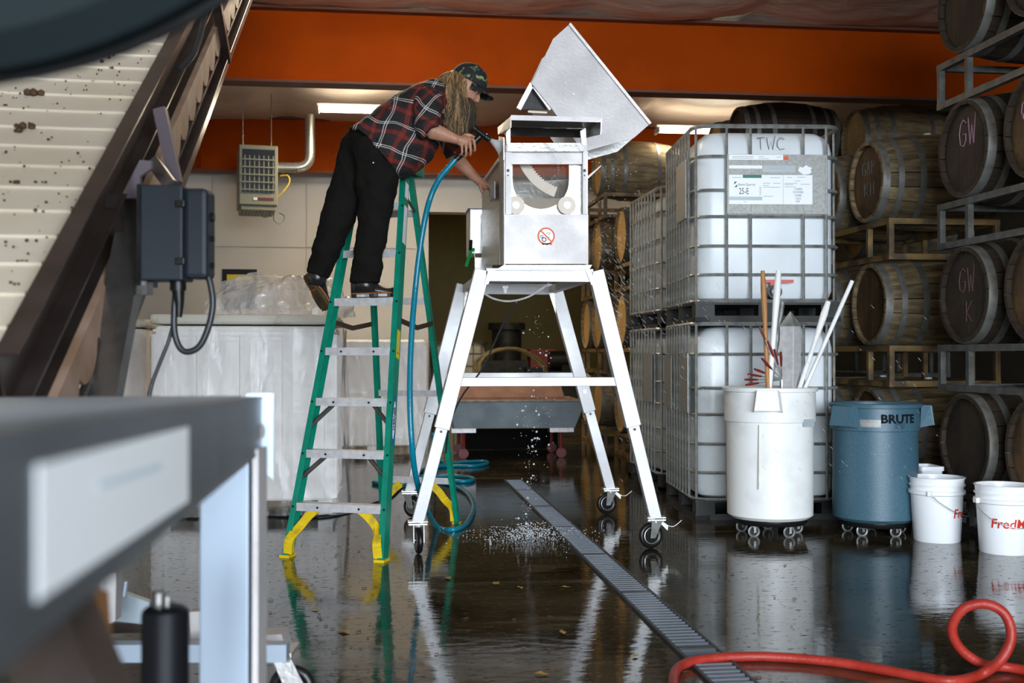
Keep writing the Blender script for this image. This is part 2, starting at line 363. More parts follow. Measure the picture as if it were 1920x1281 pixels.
def wood(name, a, b_, dirt, rough=.75):
    m = bpy.data.materials.new(name); m.use_nodes = True; nt = m.node_tree; N = nt.nodes; L = nt.links
    b = N['Principled BSDF']; b.inputs['Roughness'].default_value = rough
    tc = N.new('ShaderNodeTexCoord'); oi = N.new('ShaderNodeObjectInfo')
    mp = N.new('ShaderNodeMapping'); mp.inputs['Scale'].default_value = (1, 6, 6); L.new(tc.outputs['Object'], mp.inputs[0]); L.new(oi.outputs['Random'], mp.inputs['Location'])
    n = N.new('ShaderNodeTexNoise'); n.inputs['Scale'].default_value = 5; n.inputs['Detail'].default_value = 7; L.new(mp.outputs[0], n.inputs['Vector'])
    rp = N.new('ShaderNodeValToRGB'); e = rp.color_ramp.elements; e[0].position = .32; e[0].color = (*a, 1); e[1].position = .68; e[1].color = (*b_, 1); L.new(n.outputs['Fac'], rp.inputs[0])
    n2 = N.new('ShaderNodeTexNoise'); n2.inputs['Scale'].default_value = 3; n2.inputs['Detail'].default_value = 5; L.new(tc.outputs['Object'], n2.inputs['Vector'])
    ad = N.new('ShaderNodeMath'); ad.operation = 'MULTIPLY_ADD'; ad.inputs[1].default_value = .25; L.new(oi.outputs['Random'], ad.inputs[0]); L.new(n2.outputs['Fac'], ad.inputs[2])
    r2 = N.new('ShaderNodeMapRange'); r2.inputs[1].default_value = .52; r2.inputs[2].default_value = .85; r2.inputs[4].default_value = .8; L.new(ad.outputs[0], r2.inputs[0])
    mx = N.new('ShaderNodeMixRGB'); mx.inputs[2].default_value = (*dirt, 1); L.new(r2.outputs[0], mx.inputs[0]); L.new(rp.outputs[0], mx.inputs[1]); L.new(mx.outputs[0], b.inputs['Base Color'])
    bp = N.new('ShaderNodeBump'); bp.inputs['Strength'].default_value = .3; bp.inputs['Distance'].default_value = .01; L.new(n.outputs['Fac'], bp.inputs['Height']); L.new(bp.outputs[0], b.inputs['Normal'])
    return m
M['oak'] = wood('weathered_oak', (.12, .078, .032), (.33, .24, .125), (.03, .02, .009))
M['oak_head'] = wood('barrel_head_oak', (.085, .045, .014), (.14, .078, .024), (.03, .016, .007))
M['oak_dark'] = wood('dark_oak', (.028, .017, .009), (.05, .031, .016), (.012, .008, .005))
M['oak_orange'] = wood('fresh_oak', (.58, .33, .10), (.66, .42, .15), (.35, .18, .05))
M['hoop'] = mat('barrel_hoop', (.17, .17, .155), .5, .3, c2=(.10, .08, .06), scale=12, thr=(.45, .72))

def plaid(name, ax, ay, sc=1.0):
    # tartan cloth woven in the object's own space; ax, ay: directions across the two stripe families
    m = bpy.data.materials.new(name); m.use_nodes = True; nt = m.node_tree; N = nt.nodes; L = nt.links
    b = N['Principled BSDF']; b.inputs['Roughness'].default_value = .85
    tc = N.new('ShaderNodeTexCoord')
    nz = N.new('ShaderNodeTexNoise'); nz.inputs['Scale'].default_value = 5; nz.inputs['Detail'].default_value = 1; L.new(tc.outputs['Object'], nz.inputs['Vector'])
    vm = N.new('ShaderNodeVectorMath'); vm.operation = 'MULTIPLY_ADD'; vm.inputs[1].default_value = (.085, .085, .085); L.new(nz.outputs['Color'], vm.inputs[0]); L.new(tc.outputs['Object'], vm.inputs[2])
    def ramp(axis, period, stops, off=0):
        d = N.new('ShaderNodeVectorMath'); d.operation = 'DOT_PRODUCT'; d.inputs[1].default_value = axis; L.new(vm.outputs[0], d.inputs[0])
        q = N.new('ShaderNodeMath'); q.operation = 'MULTIPLY_ADD'; q.inputs[1].default_value = 1 / period; q.inputs[2].default_value = off; L.new(d.outputs['Value'], q.inputs[0])
        f = N.new('ShaderNodeMath'); f.operation = 'FRACT'; L.new(q.outputs[0], f.inputs[0])
        r = N.new('ShaderNodeValToRGB'); r.color_ramp.interpolation = 'CONSTANT'; e = r.color_ramp.elements
        e[0].position = 0; e[0].color = (*stops[0][1], 1); e[1].position = stops[1][0]; e[1].color = (*stops[1][1], 1)
        for p_, c_ in stops[2:]:
            x = e.new(p_); x.color = (*c_, 1)
        L.new(f.outputs[0], r.inputs[0]); return r
    K = (.012, .010, .012); R = (.22, .022, .010); Wt = (.85, .80, .74); R2 = (.03, .010, .010)
    st = [(0, K), (.16, R2), (.30, R), (.46, R2), (.56, K), (.72, Wt), (.755, K), (.80, Wt), (.83, K)]
    a = ramp(ax, .155 * sc, st, .1); c = ramp(ay, .155 * sc, st, .35)
    mx = N.new('ShaderNodeMixRGB'); mx.blend_type = 'MIX'; mx.inputs[0].default_value = .5; L.new(a.outputs[0], mx.inputs[1]); L.new(c.outputs[0], mx.inputs[2])
    L.new(mx.outputs[0], b.inputs['Base Color'])
    n2 = N.new('ShaderNodeTexNoise'); n2.inputs['Scale'].default_value = 14; n2.inputs['Detail'].default_value = 3; L.new(tc.outputs['Object'], n2.inputs['Vector'])
    bp = N.new('ShaderNodeBump'); bp.inputs['Strength'].default_value = .8; bp.inputs['Distance'].default_value = .03; L.new(n2.outputs['Fac'], bp.inputs['Height']); L.new(bp.outputs[0], b.inputs['Normal'])
    return m
def cap_mat():
    m = bpy.data.materials.new('floral_cap_cloth'); m.use_nodes = True; nt = m.node_tree; N = nt.nodes; L = nt.links
    b = N['Principled BSDF']; b.inputs['Roughness'].default_value = .8
    tc = N.new('ShaderNodeTexCoord'); n = N.new('ShaderNodeTexNoise'); n.inputs['Scale'].default_value = 26; n.inputs['Detail'].default_value = 4; n.inputs['Distortion'].default_value = 1; L.new(tc.outputs['Object'], n.inputs['Vector'])
    rp = N.new('ShaderNodeValToRGB'); e = rp.color_ramp.elements; e[0].position = .57; e[0].color = (.012, .013, .012, 1); e[1].position = .61; e[1].color = (.06, .11, .075, 1)
    x = e.new(.66); x.color = (.26, .30, .12, 1); L.new(n.outputs['Fac'], rp.inputs[0]); L.new(rp.outputs[0], b.inputs['Base Color']); return m
M['cap'] = cap_mat()
def water_mat():
    m = mat('water_drop', (.9, .93, .95), .05, 0); b = m.node_tree.nodes['Principled BSDF']
    b.inputs['Transmission Weight'].default_value = .5; b.inputs['IOR'].default_value = 1.33; b.inputs['Specular IOR Level'].default_value = 1
    return m
M['water'] = water_mat()
M['mist'] = mat('water_spray', (.92, .94, .96), .6, alpha=.35)

# text as mesh
def text_mesh(s, size, extr=.0006, shear=0, bold=0, align='CENTER', xs=1):
    c = bpy.data.curves.new('txt', 'FONT'); c.body = s; c.size = size; c.extrude = extr; c.shear = shear; c.offset = bold; c.align_x = align; c.align_y = 'CENTER'; c.resolution_u = 2
    o = bpy.data.objects.new('txt', c); COL.objects.link(o)
    dg = bpy.context.evaluated_depsgraph_get(); me = bpy.data.meshes.new_from_object(o.evaluated_get(dg))
    bpy.data.objects.remove(o); 
    if xs != 1:
        for v in me.vertices: v.co.x *= xs
    return me
def text_obj(name, s, size, mt, parent, Mx, bend=None, **k):
    me = text_mesh(s, size, **k)
    me.materials.clear(); me.materials.append(mt)
    if bend:                # wrap round a vertical cylinder of radius bend(z)
        for v in me.vertices:
            x, y, z = v.co; a = x / bend[0]; r = bend[0] + z + bend[1] * y
            v.co = Vector((r * math.sin(a), -r * math.cos(a), y))
    else:
        pass
    me.transform(Mx)
    o = bpy.data.objects.new(name, me); COL.objects.link(o); o.parent = parent
    return o
STROKES = {'G': [[(1, .85), (.6, 1), (.2, .85), (0, .5), (.15, .1), (.6, 0), (.95, .2), (.95, .45), (.55, .45)]],
 'W': [[(0, 1), (.25, 0), (.5, .7), (.75, 0), (1.05, 1.15)]], 'A': [[(0, 0), (.45, 1), (.85, 0)], [(.2, .4), (.7, .42)]],
 'P': [[(.1, 0), (.12, 1), (.6, .95), (.75, .75), (.5, .5), (.12, .48)]], 'T': [[(0, .95), (.95, 1)], [(.45, 1), (.5, 0)]],
 'C': [[(.95, .85), (.5, 1), (.1, .7), (.05, .3), (.4, 0), (.95, .1)]], 'K': [[(.1, 0), (.1, 1)], [(.8, 1), (.12, .45), (.85, 0)]],
 'H': [[(.1, 0), (.1, 1)], [(.8, 0), (.8, 1)], [(.1, .5), (.8, .5)]],
 'O': [[(.5, 1), (.1, .8), (0, .4), (.3, 0), (.8, .1), (1, .5), (.85, .9), (.5, 1)]]}
def strokes(word, h, w, r, Mx, name, mt, parent, gap=.3):
    b = MB(); x = 0
    for ch in word:
        for st in STROKES.get(ch, []):
            b.tube([Mx @ Vector((x + px * w, py * h, 0)) for px, py in st], r, 5)
        x += w * (1 + gap)
    return b.build(name, mt, parent)
# ================================================================== setting
def struct(name, mb, mt, **k):
    o = mb.build(name, mt, None, **k); o['kind'] = 'structure'; return o
struct('floor', MB().bb(-8, 8, -14, 24, -.1, 0), M['floor'])
# front wall with the doorway daylight comes through (behind the camera)
struct('wall_front', MB().bb(-7, DOOR[0], -5.3, -5.1, 0, 4.3).bb(DOOR[1], 6.2, -5.3, -5.1, 0, 4.3).bb(DOOR[0], DOOR[1], -5.3, -5.1, DOOR[2], 4.3), M['wall'])
struct('wall_left', MB().bb(-7.2, -7, -5.3, 24, 0, 4.4), M['wall'])
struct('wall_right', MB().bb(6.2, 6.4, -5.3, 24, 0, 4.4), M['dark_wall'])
def ceil_fn(x0, x1, y0, y1):
    def f(a, b):
        x = x0 + (x1 - x0) * a; y = y0 + (y1 - y0) * b
        s = abs(math.sin(PI * (x - .35) / 1.5)); t = abs(math.sin(PI * (y - 9.9) / 5.1))
        z = 4.17 - .11 * math.sqrt(s) * t ** .3 + .05 * noise.noise(Vector((x * 1.1, y * 1.1, 0))) - .03 * abs(noise.noise(Vector((x * 2.6 + y, y * 1.2, 4))))
        return Vector((x, y, z))
    return f
cb = MB().grid(ceil_fn(-7.1, 6.3, -5.2, 24), 150, 260)
struct('ceiling', cb, M['ceiling'], smooth='all')
struct('roof_deck', MB().bb(-7.2, 6.4, -5.2, 24, 4.32, 4.42), M['wall'])
# orange rafters (I beams)
def ibeam(Y, zb, zt):
    r = MB().bb(-7, 6.2, Y - .006, Y + .006, zb + .02, zt - .02).build('rafter_beam', M['orange_beam'])
    r['kind'] = 'structure'
    MB().bb(-7, 6.2, Y - .10, Y + .10, zb, zb + .022).build('bottom_flange', M['beam_dark'], r)
    MB().bb(-7, 6.2, Y - .10, Y + .10, zt - .06, zt - .035).build('top_flange', M['beam_dark'], r)
    for x in (-5.2, -2.2):
        MB().bb(x - .004, x + .004, Y - .095, Y - .007, zb + .022, zt - .06).build('web_stiffener', M['orange_beam'], r)
    return r
ibeam(9.95, 3.46, 4.16)
ibeam(14.6, 3.42, 4.16)
# back wall with opening
YB = 15.0
xo = AY(803, 600, YB).x
wb = struct('wall_back', MB().bb(-7, xo, YB, YB + .2, 0, 4.3).bb(xo, 3.6, YB, YB + .2, 3.02, 4.3).bb(3.6, 6.2, YB, YB + .2, 0, 4.3), M['wall'])
x = -6.9
while x < xo - .3:
    x1 = min(x + 1.2, xo - .16)
    MB().bb(x, x1 - .012, YB - .022, YB - .001, .12, 2.5).build('wall_panel', M['wall'], wb)
    MB().bb(x, x1 - .012, YB - .03, YB - .001, 2.515, 3.4).build('wall_panel', M['wall'], wb)
    x += 1.2
struct('baseboard_back', MB().bb(-6.9, xo - .16, YB - .03, YB, 0, .11), M['rack_tan'])
struct('door_frame', MB().bb(xo - .14, xo, YB - .05, YB + .22, 0, 3.10).bb(xo, 3.7, YB - .05, YB + .22, 3.0, 3.10).bb(3.6, 3.72, YB - .05, YB + .22, 0, 3.0), M['wall'])
struct('wall_rear_room', MB().bb(-3, 6.2, 23, 23.2, 0, 4.3), M['olive'])
struct('wall_partition', MB().bb(xo - .5, xo - .3, YB + .2, 23, 0, 4.3), M['olive'])
# dark hatch in the back wall
h = thing('wall_hatch', 'small dark hatch with yellow card inside, in white back wall above crumpled plastic', 'hatch', AY(430, 580, YB - .03))
MB().bb(-.09, .35, -.012, 0, 0, .52).build('recess', M['black'], h)
MB().bb(-.03, .3, -.02, -.012, .36, .45).build('card', M['lab_yellow'], h)

# trench drain: flat black strip painting the trench's darkness, under a bar grate
DX = 1.21
dr = thing('floor_drain', 'long narrow steel trench drain grate crossing the wet floor', 'drain', (DX, 6.4, 0))
MB().bb(-.08, .08, -3.2, 3.6, .0005, .002).build('channel', M['black'], dr)  # lies on the floor; its black stands in for the trench's shade
for sx in (-1, 1):
    MB().bb(sx * .076 - .006, sx * .076 + .006, -3.2, 3.6, .001, .012).build('edge_rail', M['drain'], dr)
gb = MB().bb(-.068, .068, -.009, .009, .002, .011).mesh('grate_bar', M['grate'])
yy = -3.19
while yy < 3.55:
    addpart(gb, 'grate_bar', dr, (0, yy, 0)); yy += .048
for k in range(7):
    MB().bb(-.068, .068, -3.2 + k - .012, -3.2 + k + .012, .003, .0125).build('cross_bar', M['drain'], dr)

# fluorescent lamps
def lampfix(loc, L, label, rz=0):
    t = thing('ceiling_lamp', label, 'ceiling lamp', loc, rz)
    MB().bb(-L / 2, L / 2, -.04, .04, .06, .10).build('housing', M['wall'], t)
    for sy in (-.055, .055):
        MB().cyl((-L / 2 + .03, sy, .04), (L / 2 - .03, sy, .04), .019, seg=10).build('tube', M['lamp'], t, smooth=True)
    for sx in (-1, 1): MB().bb(sx * (L / 2 - .012) - .012, sx * (L / 2 - .012) + .012, -.1, .1, .0, .06).build('end_cap', M['wall'], t)
lampfix((.0, 12.6, 3.78), 1.3, 'glowing fluorescent ceiling lamp above and behind the man in plaid')
lampfix((.2, 8.3, 3.8), 1.2, 'added unseen fluorescent ceiling lamp just above the top of the frame')  # unseen fixture added so its tubes brighten the front ceiling
lampfix((3.95, 13.3, 3.78), 1.2, 'glowing fluorescent ceiling lamp above the upper white tank, beside barrels')

# ================================================================== wall heater
hl = AY(437, 392, 12.9); hz = hl.z
t = thing('unit_heater', 'olive grey hanging unit heater with louvred front near back wall', 'heater', (hl.x + .22, 13.3, hz), math.radians(9))
w, dp, hh = .43, .62, .74
MB().bb(-w / 2, w / 2, -dp / 2, dp / 2, .06, hh).bb(-w / 2 + .02, w / 2 - .02, -dp / 2 + .02, dp / 2 - .02, .0, .06).build('casing', M['heater'], t, bevel=.012)
MB().bb(-w / 2 + .035, w / 2 - .035, -dp / 2 - .004, -dp / 2, .2, hh - .05).build('louvre_opening', M['black'], t)
for k in range(5): MB().bb(-w / 2 + .035, w / 2 - .035, -dp / 2 - .03, -dp / 2 - .004, .225 + k * .085, .238 + k * .085).build('louvre', M['heater'], t)
for k in range(7): MB().bb(-w / 2 + .06 + k * .052, -w / 2 + .072 + k * .052, -dp / 2 - .012, -dp / 2 - .004, .205, hh - .12).build('deflector', M['heater'], t)
MB().bb(-.01, .17, -dp / 2 - .006, -dp / 2, .115, .145).build('name_plate', M['brick_red'], t)
MB().bb(-.055, -.012, -dp / 2 - .006, -dp / 2, .115, .145).build('name_plate', M['paper'], t, label='white square beside the red plate')
for k in range(9): MB().bb(-.17 + k * .038, -.155 + k * .038, -dp / 2 + .04, dp / 2 - .1, -.004, 0).build('vent_slot', M['black'], t)
for sx in (-.16, .16): MB().cyl((sx, 0, hh), (sx, 0, 4.3 - hz), .006, seg=6).build('hanger_rod', M['dark_steel'], t)
MB().tube(spline([(.02, -.28, 0), (.06, -.28, -.07), (.12, -.28, -.05), (.14, -.28, 0)], 5), .005, 5).tube(spline([(.18, -.2, 0), (.18, -.22, -.1), (.26, -.2, -.13), (.3, -.15, -.04), (.24, -.15, 0)], 5), .005, 5).build('wire', M['black'], t)
MB().tube(spline([(.22, -.1, .18), (.28, -.12, .24), (.36, -.12, .36), (.34, -.1, .44), (.26, -.05, .44)], 5), .009, 6).build('gas_pipe', M['yellow'], t)
dk = thing('flue_duct', 'ribbed silver metal flue duct elbowing up from heater into ceiling', 'duct', (hl.x + .45, 13.35, hz + .55))
r_ = .058
b = MB().tube([(0, 0, 0), (.22, 0, .0)], r_, 16).tube(spline([(.22, 0, 0), (.30, 0, .02), (.355, 0, .075), (.37, 0, .16)], 4), r_, 16).tube([(.37, 0, .16), (.37, 0, .62)], r_, 16)
b.build('pipe', M['duct'], dk, smooth=True)
for q in (((.05, 0, 0), (.062, 0, 0)), ((.2, 0, 0), (.212, 0, 0)), ((.37, 0, .2), (.37, 0, .212)), ((.37, 0, .40), (.37, 0, .412))):
    MB().cyl(q[0], q[1], r_ + .006, seg=16).build('seam_ring', M['duct'], dk, smooth=True)

# ================================================================== barrels
BL = 1.0
ZB = .369
def brad(t): return .303 + .066 * math.sin(PI * t)
def stave_mesh(name, mt, n=20, ns=8, i0=0):
    b = MB(); da = 2 * PI / n; g = .0035
    rings = []
    for j in range(ns + 1):
        t_ = j / ns; r = brad(t_); x = t_ * BL; a = da / 2 - g / r
        rings.append([Vector((x, r * math.sin(-a), r * math.cos(-a))), Vector((x, 0, r * 1.001)), Vector((x, r * math.sin(a), r * math.cos(a))),
                      Vector((x, (r - .025) * math.sin(a), (r - .025) * math.cos(a))), Vector((x, (r - .025) * math.sin(-a), (r - .025) * math.cos(-a)))])
    b.loft(rings); return b.mesh(name, mt)
def hoop_mesh(t0, t1):
    b = MB(); Mx = Matrix(((0, 0, 1, 0), (0, 1, 0, 0), (-1, 0, 0, 0), (0, 0, 0, 1)))
    pr = [(brad(t0) + .001, t0 * BL), (brad(t0) + .0045, t0 * BL), (brad(t1) + .0045, t1 * BL), (brad(t1) + .001, t1 * BL)]
    b.lathe(pr, 40, Mx, close=True); return b.mesh('hoop', M['hoop'], True)
HOOPS = [hoop_mesh(*q) for q in ((.004, .055), (.115, .155), (.27, .315), (.685, .73), (.845, .885), (.945, .996))]
def board_meshes(mt, n=6, r=.281, x0=.035):
    out = []
    for i in range(n):
        y0 = -r + 2 * r * i / n + .0012; y1 = -r + 2 * r * (i + 1) / n - .0012; poly = []
        for k in range(7):
            y = y0 + (y1 - y0) * k / 6; poly.append((y, math.sqrt(max(r * r - y * y, 0)) + .001))
        low = [(y, -z) for y, z in reversed(poly)]
        Mx = Matrix(((0, 0, 1, x0), (1, 0, 0, 0), (0, 1, 0, 0), (0, 0, 0, 1)))
        out.append(MB().prism(poly + low, .018, Mx).mesh('head_board', mt))
    return out
def barrel_proto(stave_m, head_m, simple=False):
    r = bpy.data.objects.new('oak_barrel', None); COL.objects.link(r); r.empty_display_size = .1
    Z = ZB
    if simple:
        Mx = Matrix(((0, 0, 1, 0), (0, 1, 0, 0), (-1, 0, 0, Z), (0, 0, 0, 1)))
        b = MB(); pr = [(brad(t_ / 8), t_ / 8 * BL) for t_ in range(9)]
        b.lathe([(.281, .03)] + pr + [(.281, .97)], 24, Mx); b.build('body', stave_m, r, smooth=True)
        MB().cyl((.032, 0, Z), (.05, 0, Z), .283, seg=24).build('head', head_m, r)
        MB().cyl((.95, 0, Z), (.97, 0, Z), .283, seg=24).build('head', head_m, r)
    else:
        sm = stave_mesh('stave', stave_m)
        for k in range(20): addpart(sm, 'stave', r, (0, 0, Z), (2 * PI * k / 20 + .08, 0, 0))
        hb = board_meshes(head_m); hb2 = board_meshes(head_m, x0=.95)
        for m_ in hb: addpart(m_, 'head_board', r, (0, 0, Z))
        for m_ in hb2: addpart(m_, 'head_board', r, (0, 0, Z))
        MB().cyl((BL / 2, 0, ZB * 2 - .004), (BL / 2, 0, ZB * 2 + .012), .028, seg=12).build('bung', M['white_pl'], r, smooth=True)
    for m_ in HOOPS: addpart(m_, 'hoop', r, (0, 0, Z))
    return r
PD = barrel_proto(M['oak_dark'], M['oak_dark']); PW = barrel_proto(M['oak'], M['oak_head']); PO = barrel_proto(M['oak'], M['oak_orange'], True)
PM = barrel_proto(M['oak_dark'], M['oak_head'])
used = set()
def barrel(proto, x, y, zc, label, group):
    if proto not in used: used.add(proto); o = proto
    else: o = copy_tree(proto)
    o.location = (x, y, zc - ZB); tag(o, label, 'barrel', group); return o
LV = [.565, 1.50, 2.43, 3.36]
XH = 3.69
lvname = ['bottom', 'second', 'third', 'top']
nearlab = {5.99: 'column at the right frame edge', 6.77: 'second column from right edge', 8.20: 'column just right of the white tanks', 8.98: 'half hidden behind the white tanks'}
chalk = {(6.77, 2): [('GW', .17, .085, M['chalk'], .02, -.09, .10)], (8.20, 2): [('GAP', .10, .06, M['white_chalk'], .06, -.12, .10), ('KH', .10, .08, M['white_chalk'], -.10, -.09, .10)],
         (6.77, 1): [('GW', .15, .08, M['chalk_faint'], .02, -.10, .1), ('K', .13, .09, M['chalk_faint'], -.17, -.02, .1)], (5.99, 2): [('A', .09, .08, M['chalk'], .06, -.15, .1)]}
for Y in (5.99, 6.77, 8.20, 8.98):
    for k, z in enumerate(LV):
        if k == 3 and Y > 7: continue
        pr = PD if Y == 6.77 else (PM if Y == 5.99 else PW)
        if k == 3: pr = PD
        col = 'dark brown' if pr is PD else ('brown' if pr is PM else 'weathered tan')
        y = Y + (.06 if (k % 2 and Y > 7) else 0) - (.10 if (k == 1 and Y == 8.20) else 0)
        extra = {(6.77, 2): ' with pink chalk letters GW', (6.77, 1): ' with faint pink chalk scrawl', (8.20, 2): ' with pale chalk letters', (8.20, 1): ' with golden head'}.get((Y, k), '')
        o = barrel(pr, XH, y, z, '%s barrel%s, %s level, %s' % (col, extra, lvname[k], nearlab[Y]), 'barrels stacked along the right wall')
        for wd, h_, w_, mt, zz, yy, _ in chalk.get((Y, k), []):
            Mx = Matrix(((0, 0, 1, .032), (-1, 0, 0, -yy), (0, 1, 0, .369 + zz), (0, 0, 0, 1)))
            strokes(wd, h_, w_, .0035, Mx, 'chalk_mark', mt, o)
        if (Y, k) == (5.99, 2):
            Mx = Matrix(((0, 0, 1, .032), (-1, 0, 0, .165), (0, 1, 0, .369 + .05), (0, 0, 0, 1)))
            strokes('O', .12, .10, .0035, Mx, 'chalk_mark', M['chalk'], o)
for X_, Y_, pr_, nm_ in ((XH, 11.3, PD, 'front of the dim rows behind the white tanks'), (XH, 12.08, PO, 'beside the right ceiling lamp'), (4.95, 11.3, PO, 'rearmost dim row under the orange beam')):
    for k in range(4):
        barrel(pr_, X_, Y_, LV[k], 'dim oak barrel %s, %s level' % (nm_, lvname[k]), 'barrels stacked along the right wall')
XF = 2.675
for Y in (12.26, 13.59, 14.34):
    for k, z in enumerate(LV):
        if k == 3 and Y != 13.59: continue
        pr = PO
        nm = {12.26: 'nearest column of the far stack', 13.59: 'middle column of the far stack', 14.34: 'rearmost column of the far stack'}[Y]
        barrel(pr, XF, Y, z, 'small looking oak barrel with golden head, %s level, %s' % (lvname[k], nm), 'barrels in the far stack behind the machine')

def rack(x, yc, z, mt, label, w=1.5, dp=.86):
    z0 = max(0, z - .615)
    t = thing('barrel_rack', label, 'barrel rack', (x, yc, z0), 0, 'steel barrel racks')
    zt = z - .335 - z0; s = .042
    for sx in (.04, dp):
        for zz in (s / 2, zt):
            MB().bar((sx, -w / 2, zz), (sx, w / 2, zz), s, s).build('rail', mt, t)
        for yy in (-w / 2 + .02, -w / 4, w / 4, w / 2 - .02):
            MB().bar((sx, yy, s), (sx, yy, zt - s / 2), s * .9, s * .9, up=Vector((0, 1, 0))).build('post', mt, t)
    for yy in (-w / 2 + .02, w / 2 - .02):
        MB().bar((.04 + s / 2, yy, zt), (dp - s / 2, yy, zt), s, s).build('cross_member', mt, t)
        MB().bar((.04 + s / 2, yy, s / 2), (dp - s / 2, yy, s / 2), s, s).build('cross_member', mt, t)
    return t
for yc, nm in ((6.38, 'under the two nearest barrels'), (8.59, 'under the barrels just right of the white tanks')):
    for k in range(4 if yc < 7 else 3):
        rack(XH, yc, LV[k], M['rack_grey'] if yc < 7 or k == 0 else M['rack_tan'], '%s steel barrel rack %s, %s level' % ('grey' if yc < 7 or k == 0 else 'tan', nm, lvname[k]))
for X_, nm in ((XH, 'behind the white tanks'), (4.95, 'in the rearmost row')):
    for k in range(4): rack(X_, 11.69, LV[k], M['rack_grey'], 'dim grey steel barrel rack %s, %s level' % (nm, lvname[k]))
for yc, nm in ((11.9, 'front rack'), (13.97, 'rear rack')):
    for k in range(0, 4 if yc > 13 else 3):
        rack(XF, yc, LV[k], M['rack_tan'], 'small tan steel barrel rack of far stack, %s, %s level' % (nm, lvname[k]))
# ================================================================== IBC tanks
def rrect(hx, hy, r, n=5):
    out = []
    for cx, cy, a0 in ((hx - r, hy - r, 0), (-hx + r, hy - r, PI / 2), (-hx + r, -hy + r, PI), (hx - r, -hy + r, 1.5 * PI)):
        for k in range(n + 1):
            a = a0 + PI / 2 * k / n; out.append((cx + r * math.cos(a), cy + r * math.sin(a)))
    return out
def ibc(loc, rz, H, label, placard=True, sides=(), mt=None, valve=True):
    t = thing('liquid_tank', label, 'tank', loc, rz, 'caged white liquid tanks')
    hx, hy = .50, .60; zb = .16
    # pallet
    MB().bb(-hx, hx, -hy, -hy + .10, 0, .04).bb(-hx, hx, hy - .10, hy, 0, .04).bb(-hx, hx, -.05, .05, 0, .04).bb(-hx, hx, -hy, hy, .115, .135).bb(-hx, -hx + .1, -hy, hy, 0, .03).bb(hx - .1, hx, -hy, hy, 0, .03).build('pallet', M['pallet'], t)
    for px in (-hx + .07, 0, hx - .07):
        for py in (-hy + .07, 0, hy - .07):
            MB().bb(px - .065, px + .065, py - .065, py + .065, .04, .115).build('pallet_foot', M['pallet'], t)
    # bottle
    rings = []
    topz = H - .028
    prof = [(.055, zb - .02), (.02, zb), (.0, zb + .05), (0, topz - .15), (.012, topz - .09), (.04, topz - .045), (.08, topz - .015), (.15, topz)]
    for ins, z in prof:
        rings.append([Vector((x_, y_, z)) for x_, y_ in rrect(hx - .025 - ins, hy - .025 - ins, .12 - ins * .4, 6)])
    MB().loft(rings).build('bottle', mt or M['ibc'], t, smooth=True)
    MB().cyl((0, 0, topz - .004), (0, 0, topz + .022), .09, seg=20).build('cap', M['white_pl'], t)
    # cage rails
    zs = [H, H - .21, H - .44, H - .62, H - .82, .33, .15] if H > 1.2 else [H, H - .2, H - .42, H - .62, .33, .15]
    for i, z in enumerate(zs):
        r = .015 if i == 0 else .0112
        p = rrect(hx + .004, hy + .004, .13, 5)
        MB().tube([(x_, y_, z - r) for x_, y_ in p], r, 6, closed=True).build('cage_rail', M['galv'], t, smooth=True)
    bars = [(x_, -hy - .004) for x_ in (-.28, -.12, .235, .39)] + [(x_, hy + .004) for x_ in (-.3, 0, .3)]
    for sy in (-.44, -.33, -.22, -.11, 0, .11, .22, .33, .44): bars += [(-hx - .004, sy)]
    for sy in (-.4, -.13, .13, .4): bars += [(hx + .004, sy)]
    bars += [(-hx + .02, -hy + .03)]
    bm_ = MB().tube([(0, 0, .14), (0, 0, H - .02)], .0095, 6).mesh('cage_bar', M['galv'], True)
    for x_, y_ in bars: addpart(bm_, 'cage_bar', t, (x_ * 1.018, y_ * 1.015, 0))
    for y0, y1, z0, z1 in sides:
        MB().bb(-hx - .03, -hx - .024, y0, y1, z0, z1).build('side_plate', M['placard'], t)
    if valve:
        MB().cyl((.03, -hy + .03, .20), (.03, -hy - .07, .20), .048, seg=18).cyl((.03, -hy - .07, .20), (.03, -hy - .09, .20), .036, seg=18).build('valve', M['black'], t, smooth=True)
        MB().cyl((.03, -hy - .091, .20), (.03, -hy - .097, .20), .026, seg=18).build('valve_mouth', M['white_pl'], t, smooth=True)
        MB().bb(-.03, .16, -hy - .055, -hy - .035, .262, .282).bb(.0, .06, -hy - .06, -hy - .03, .24, .265).build('valve_handle', M['red'], t)
    return t
U1 = (2.70, 8.02, 0); RZ = math.radians(-5)
ibc(U1, RZ, 1.345, 'lower white caged liquid tank in the front stack behind the white bin', sides=((-.48, -.2, .72, 1.13), (.18, .48, .72, 1.1)), mt=M['ibc'], valve=False)
top = ibc((2.70, 8.02, 1.345), RZ, 1.345, 'upper white caged liquid tank with steel placard and handwritten TWC', sides=((-.42, -.05, .725, 1.135),))
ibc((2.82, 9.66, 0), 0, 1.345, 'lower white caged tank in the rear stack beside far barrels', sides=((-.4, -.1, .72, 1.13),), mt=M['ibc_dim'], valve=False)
ibc((2.82, 9.66, 1.345), 0, 1.165, 'upper white caged tank in the lower rear stack', mt=M['ibc_dim'], valve=False)
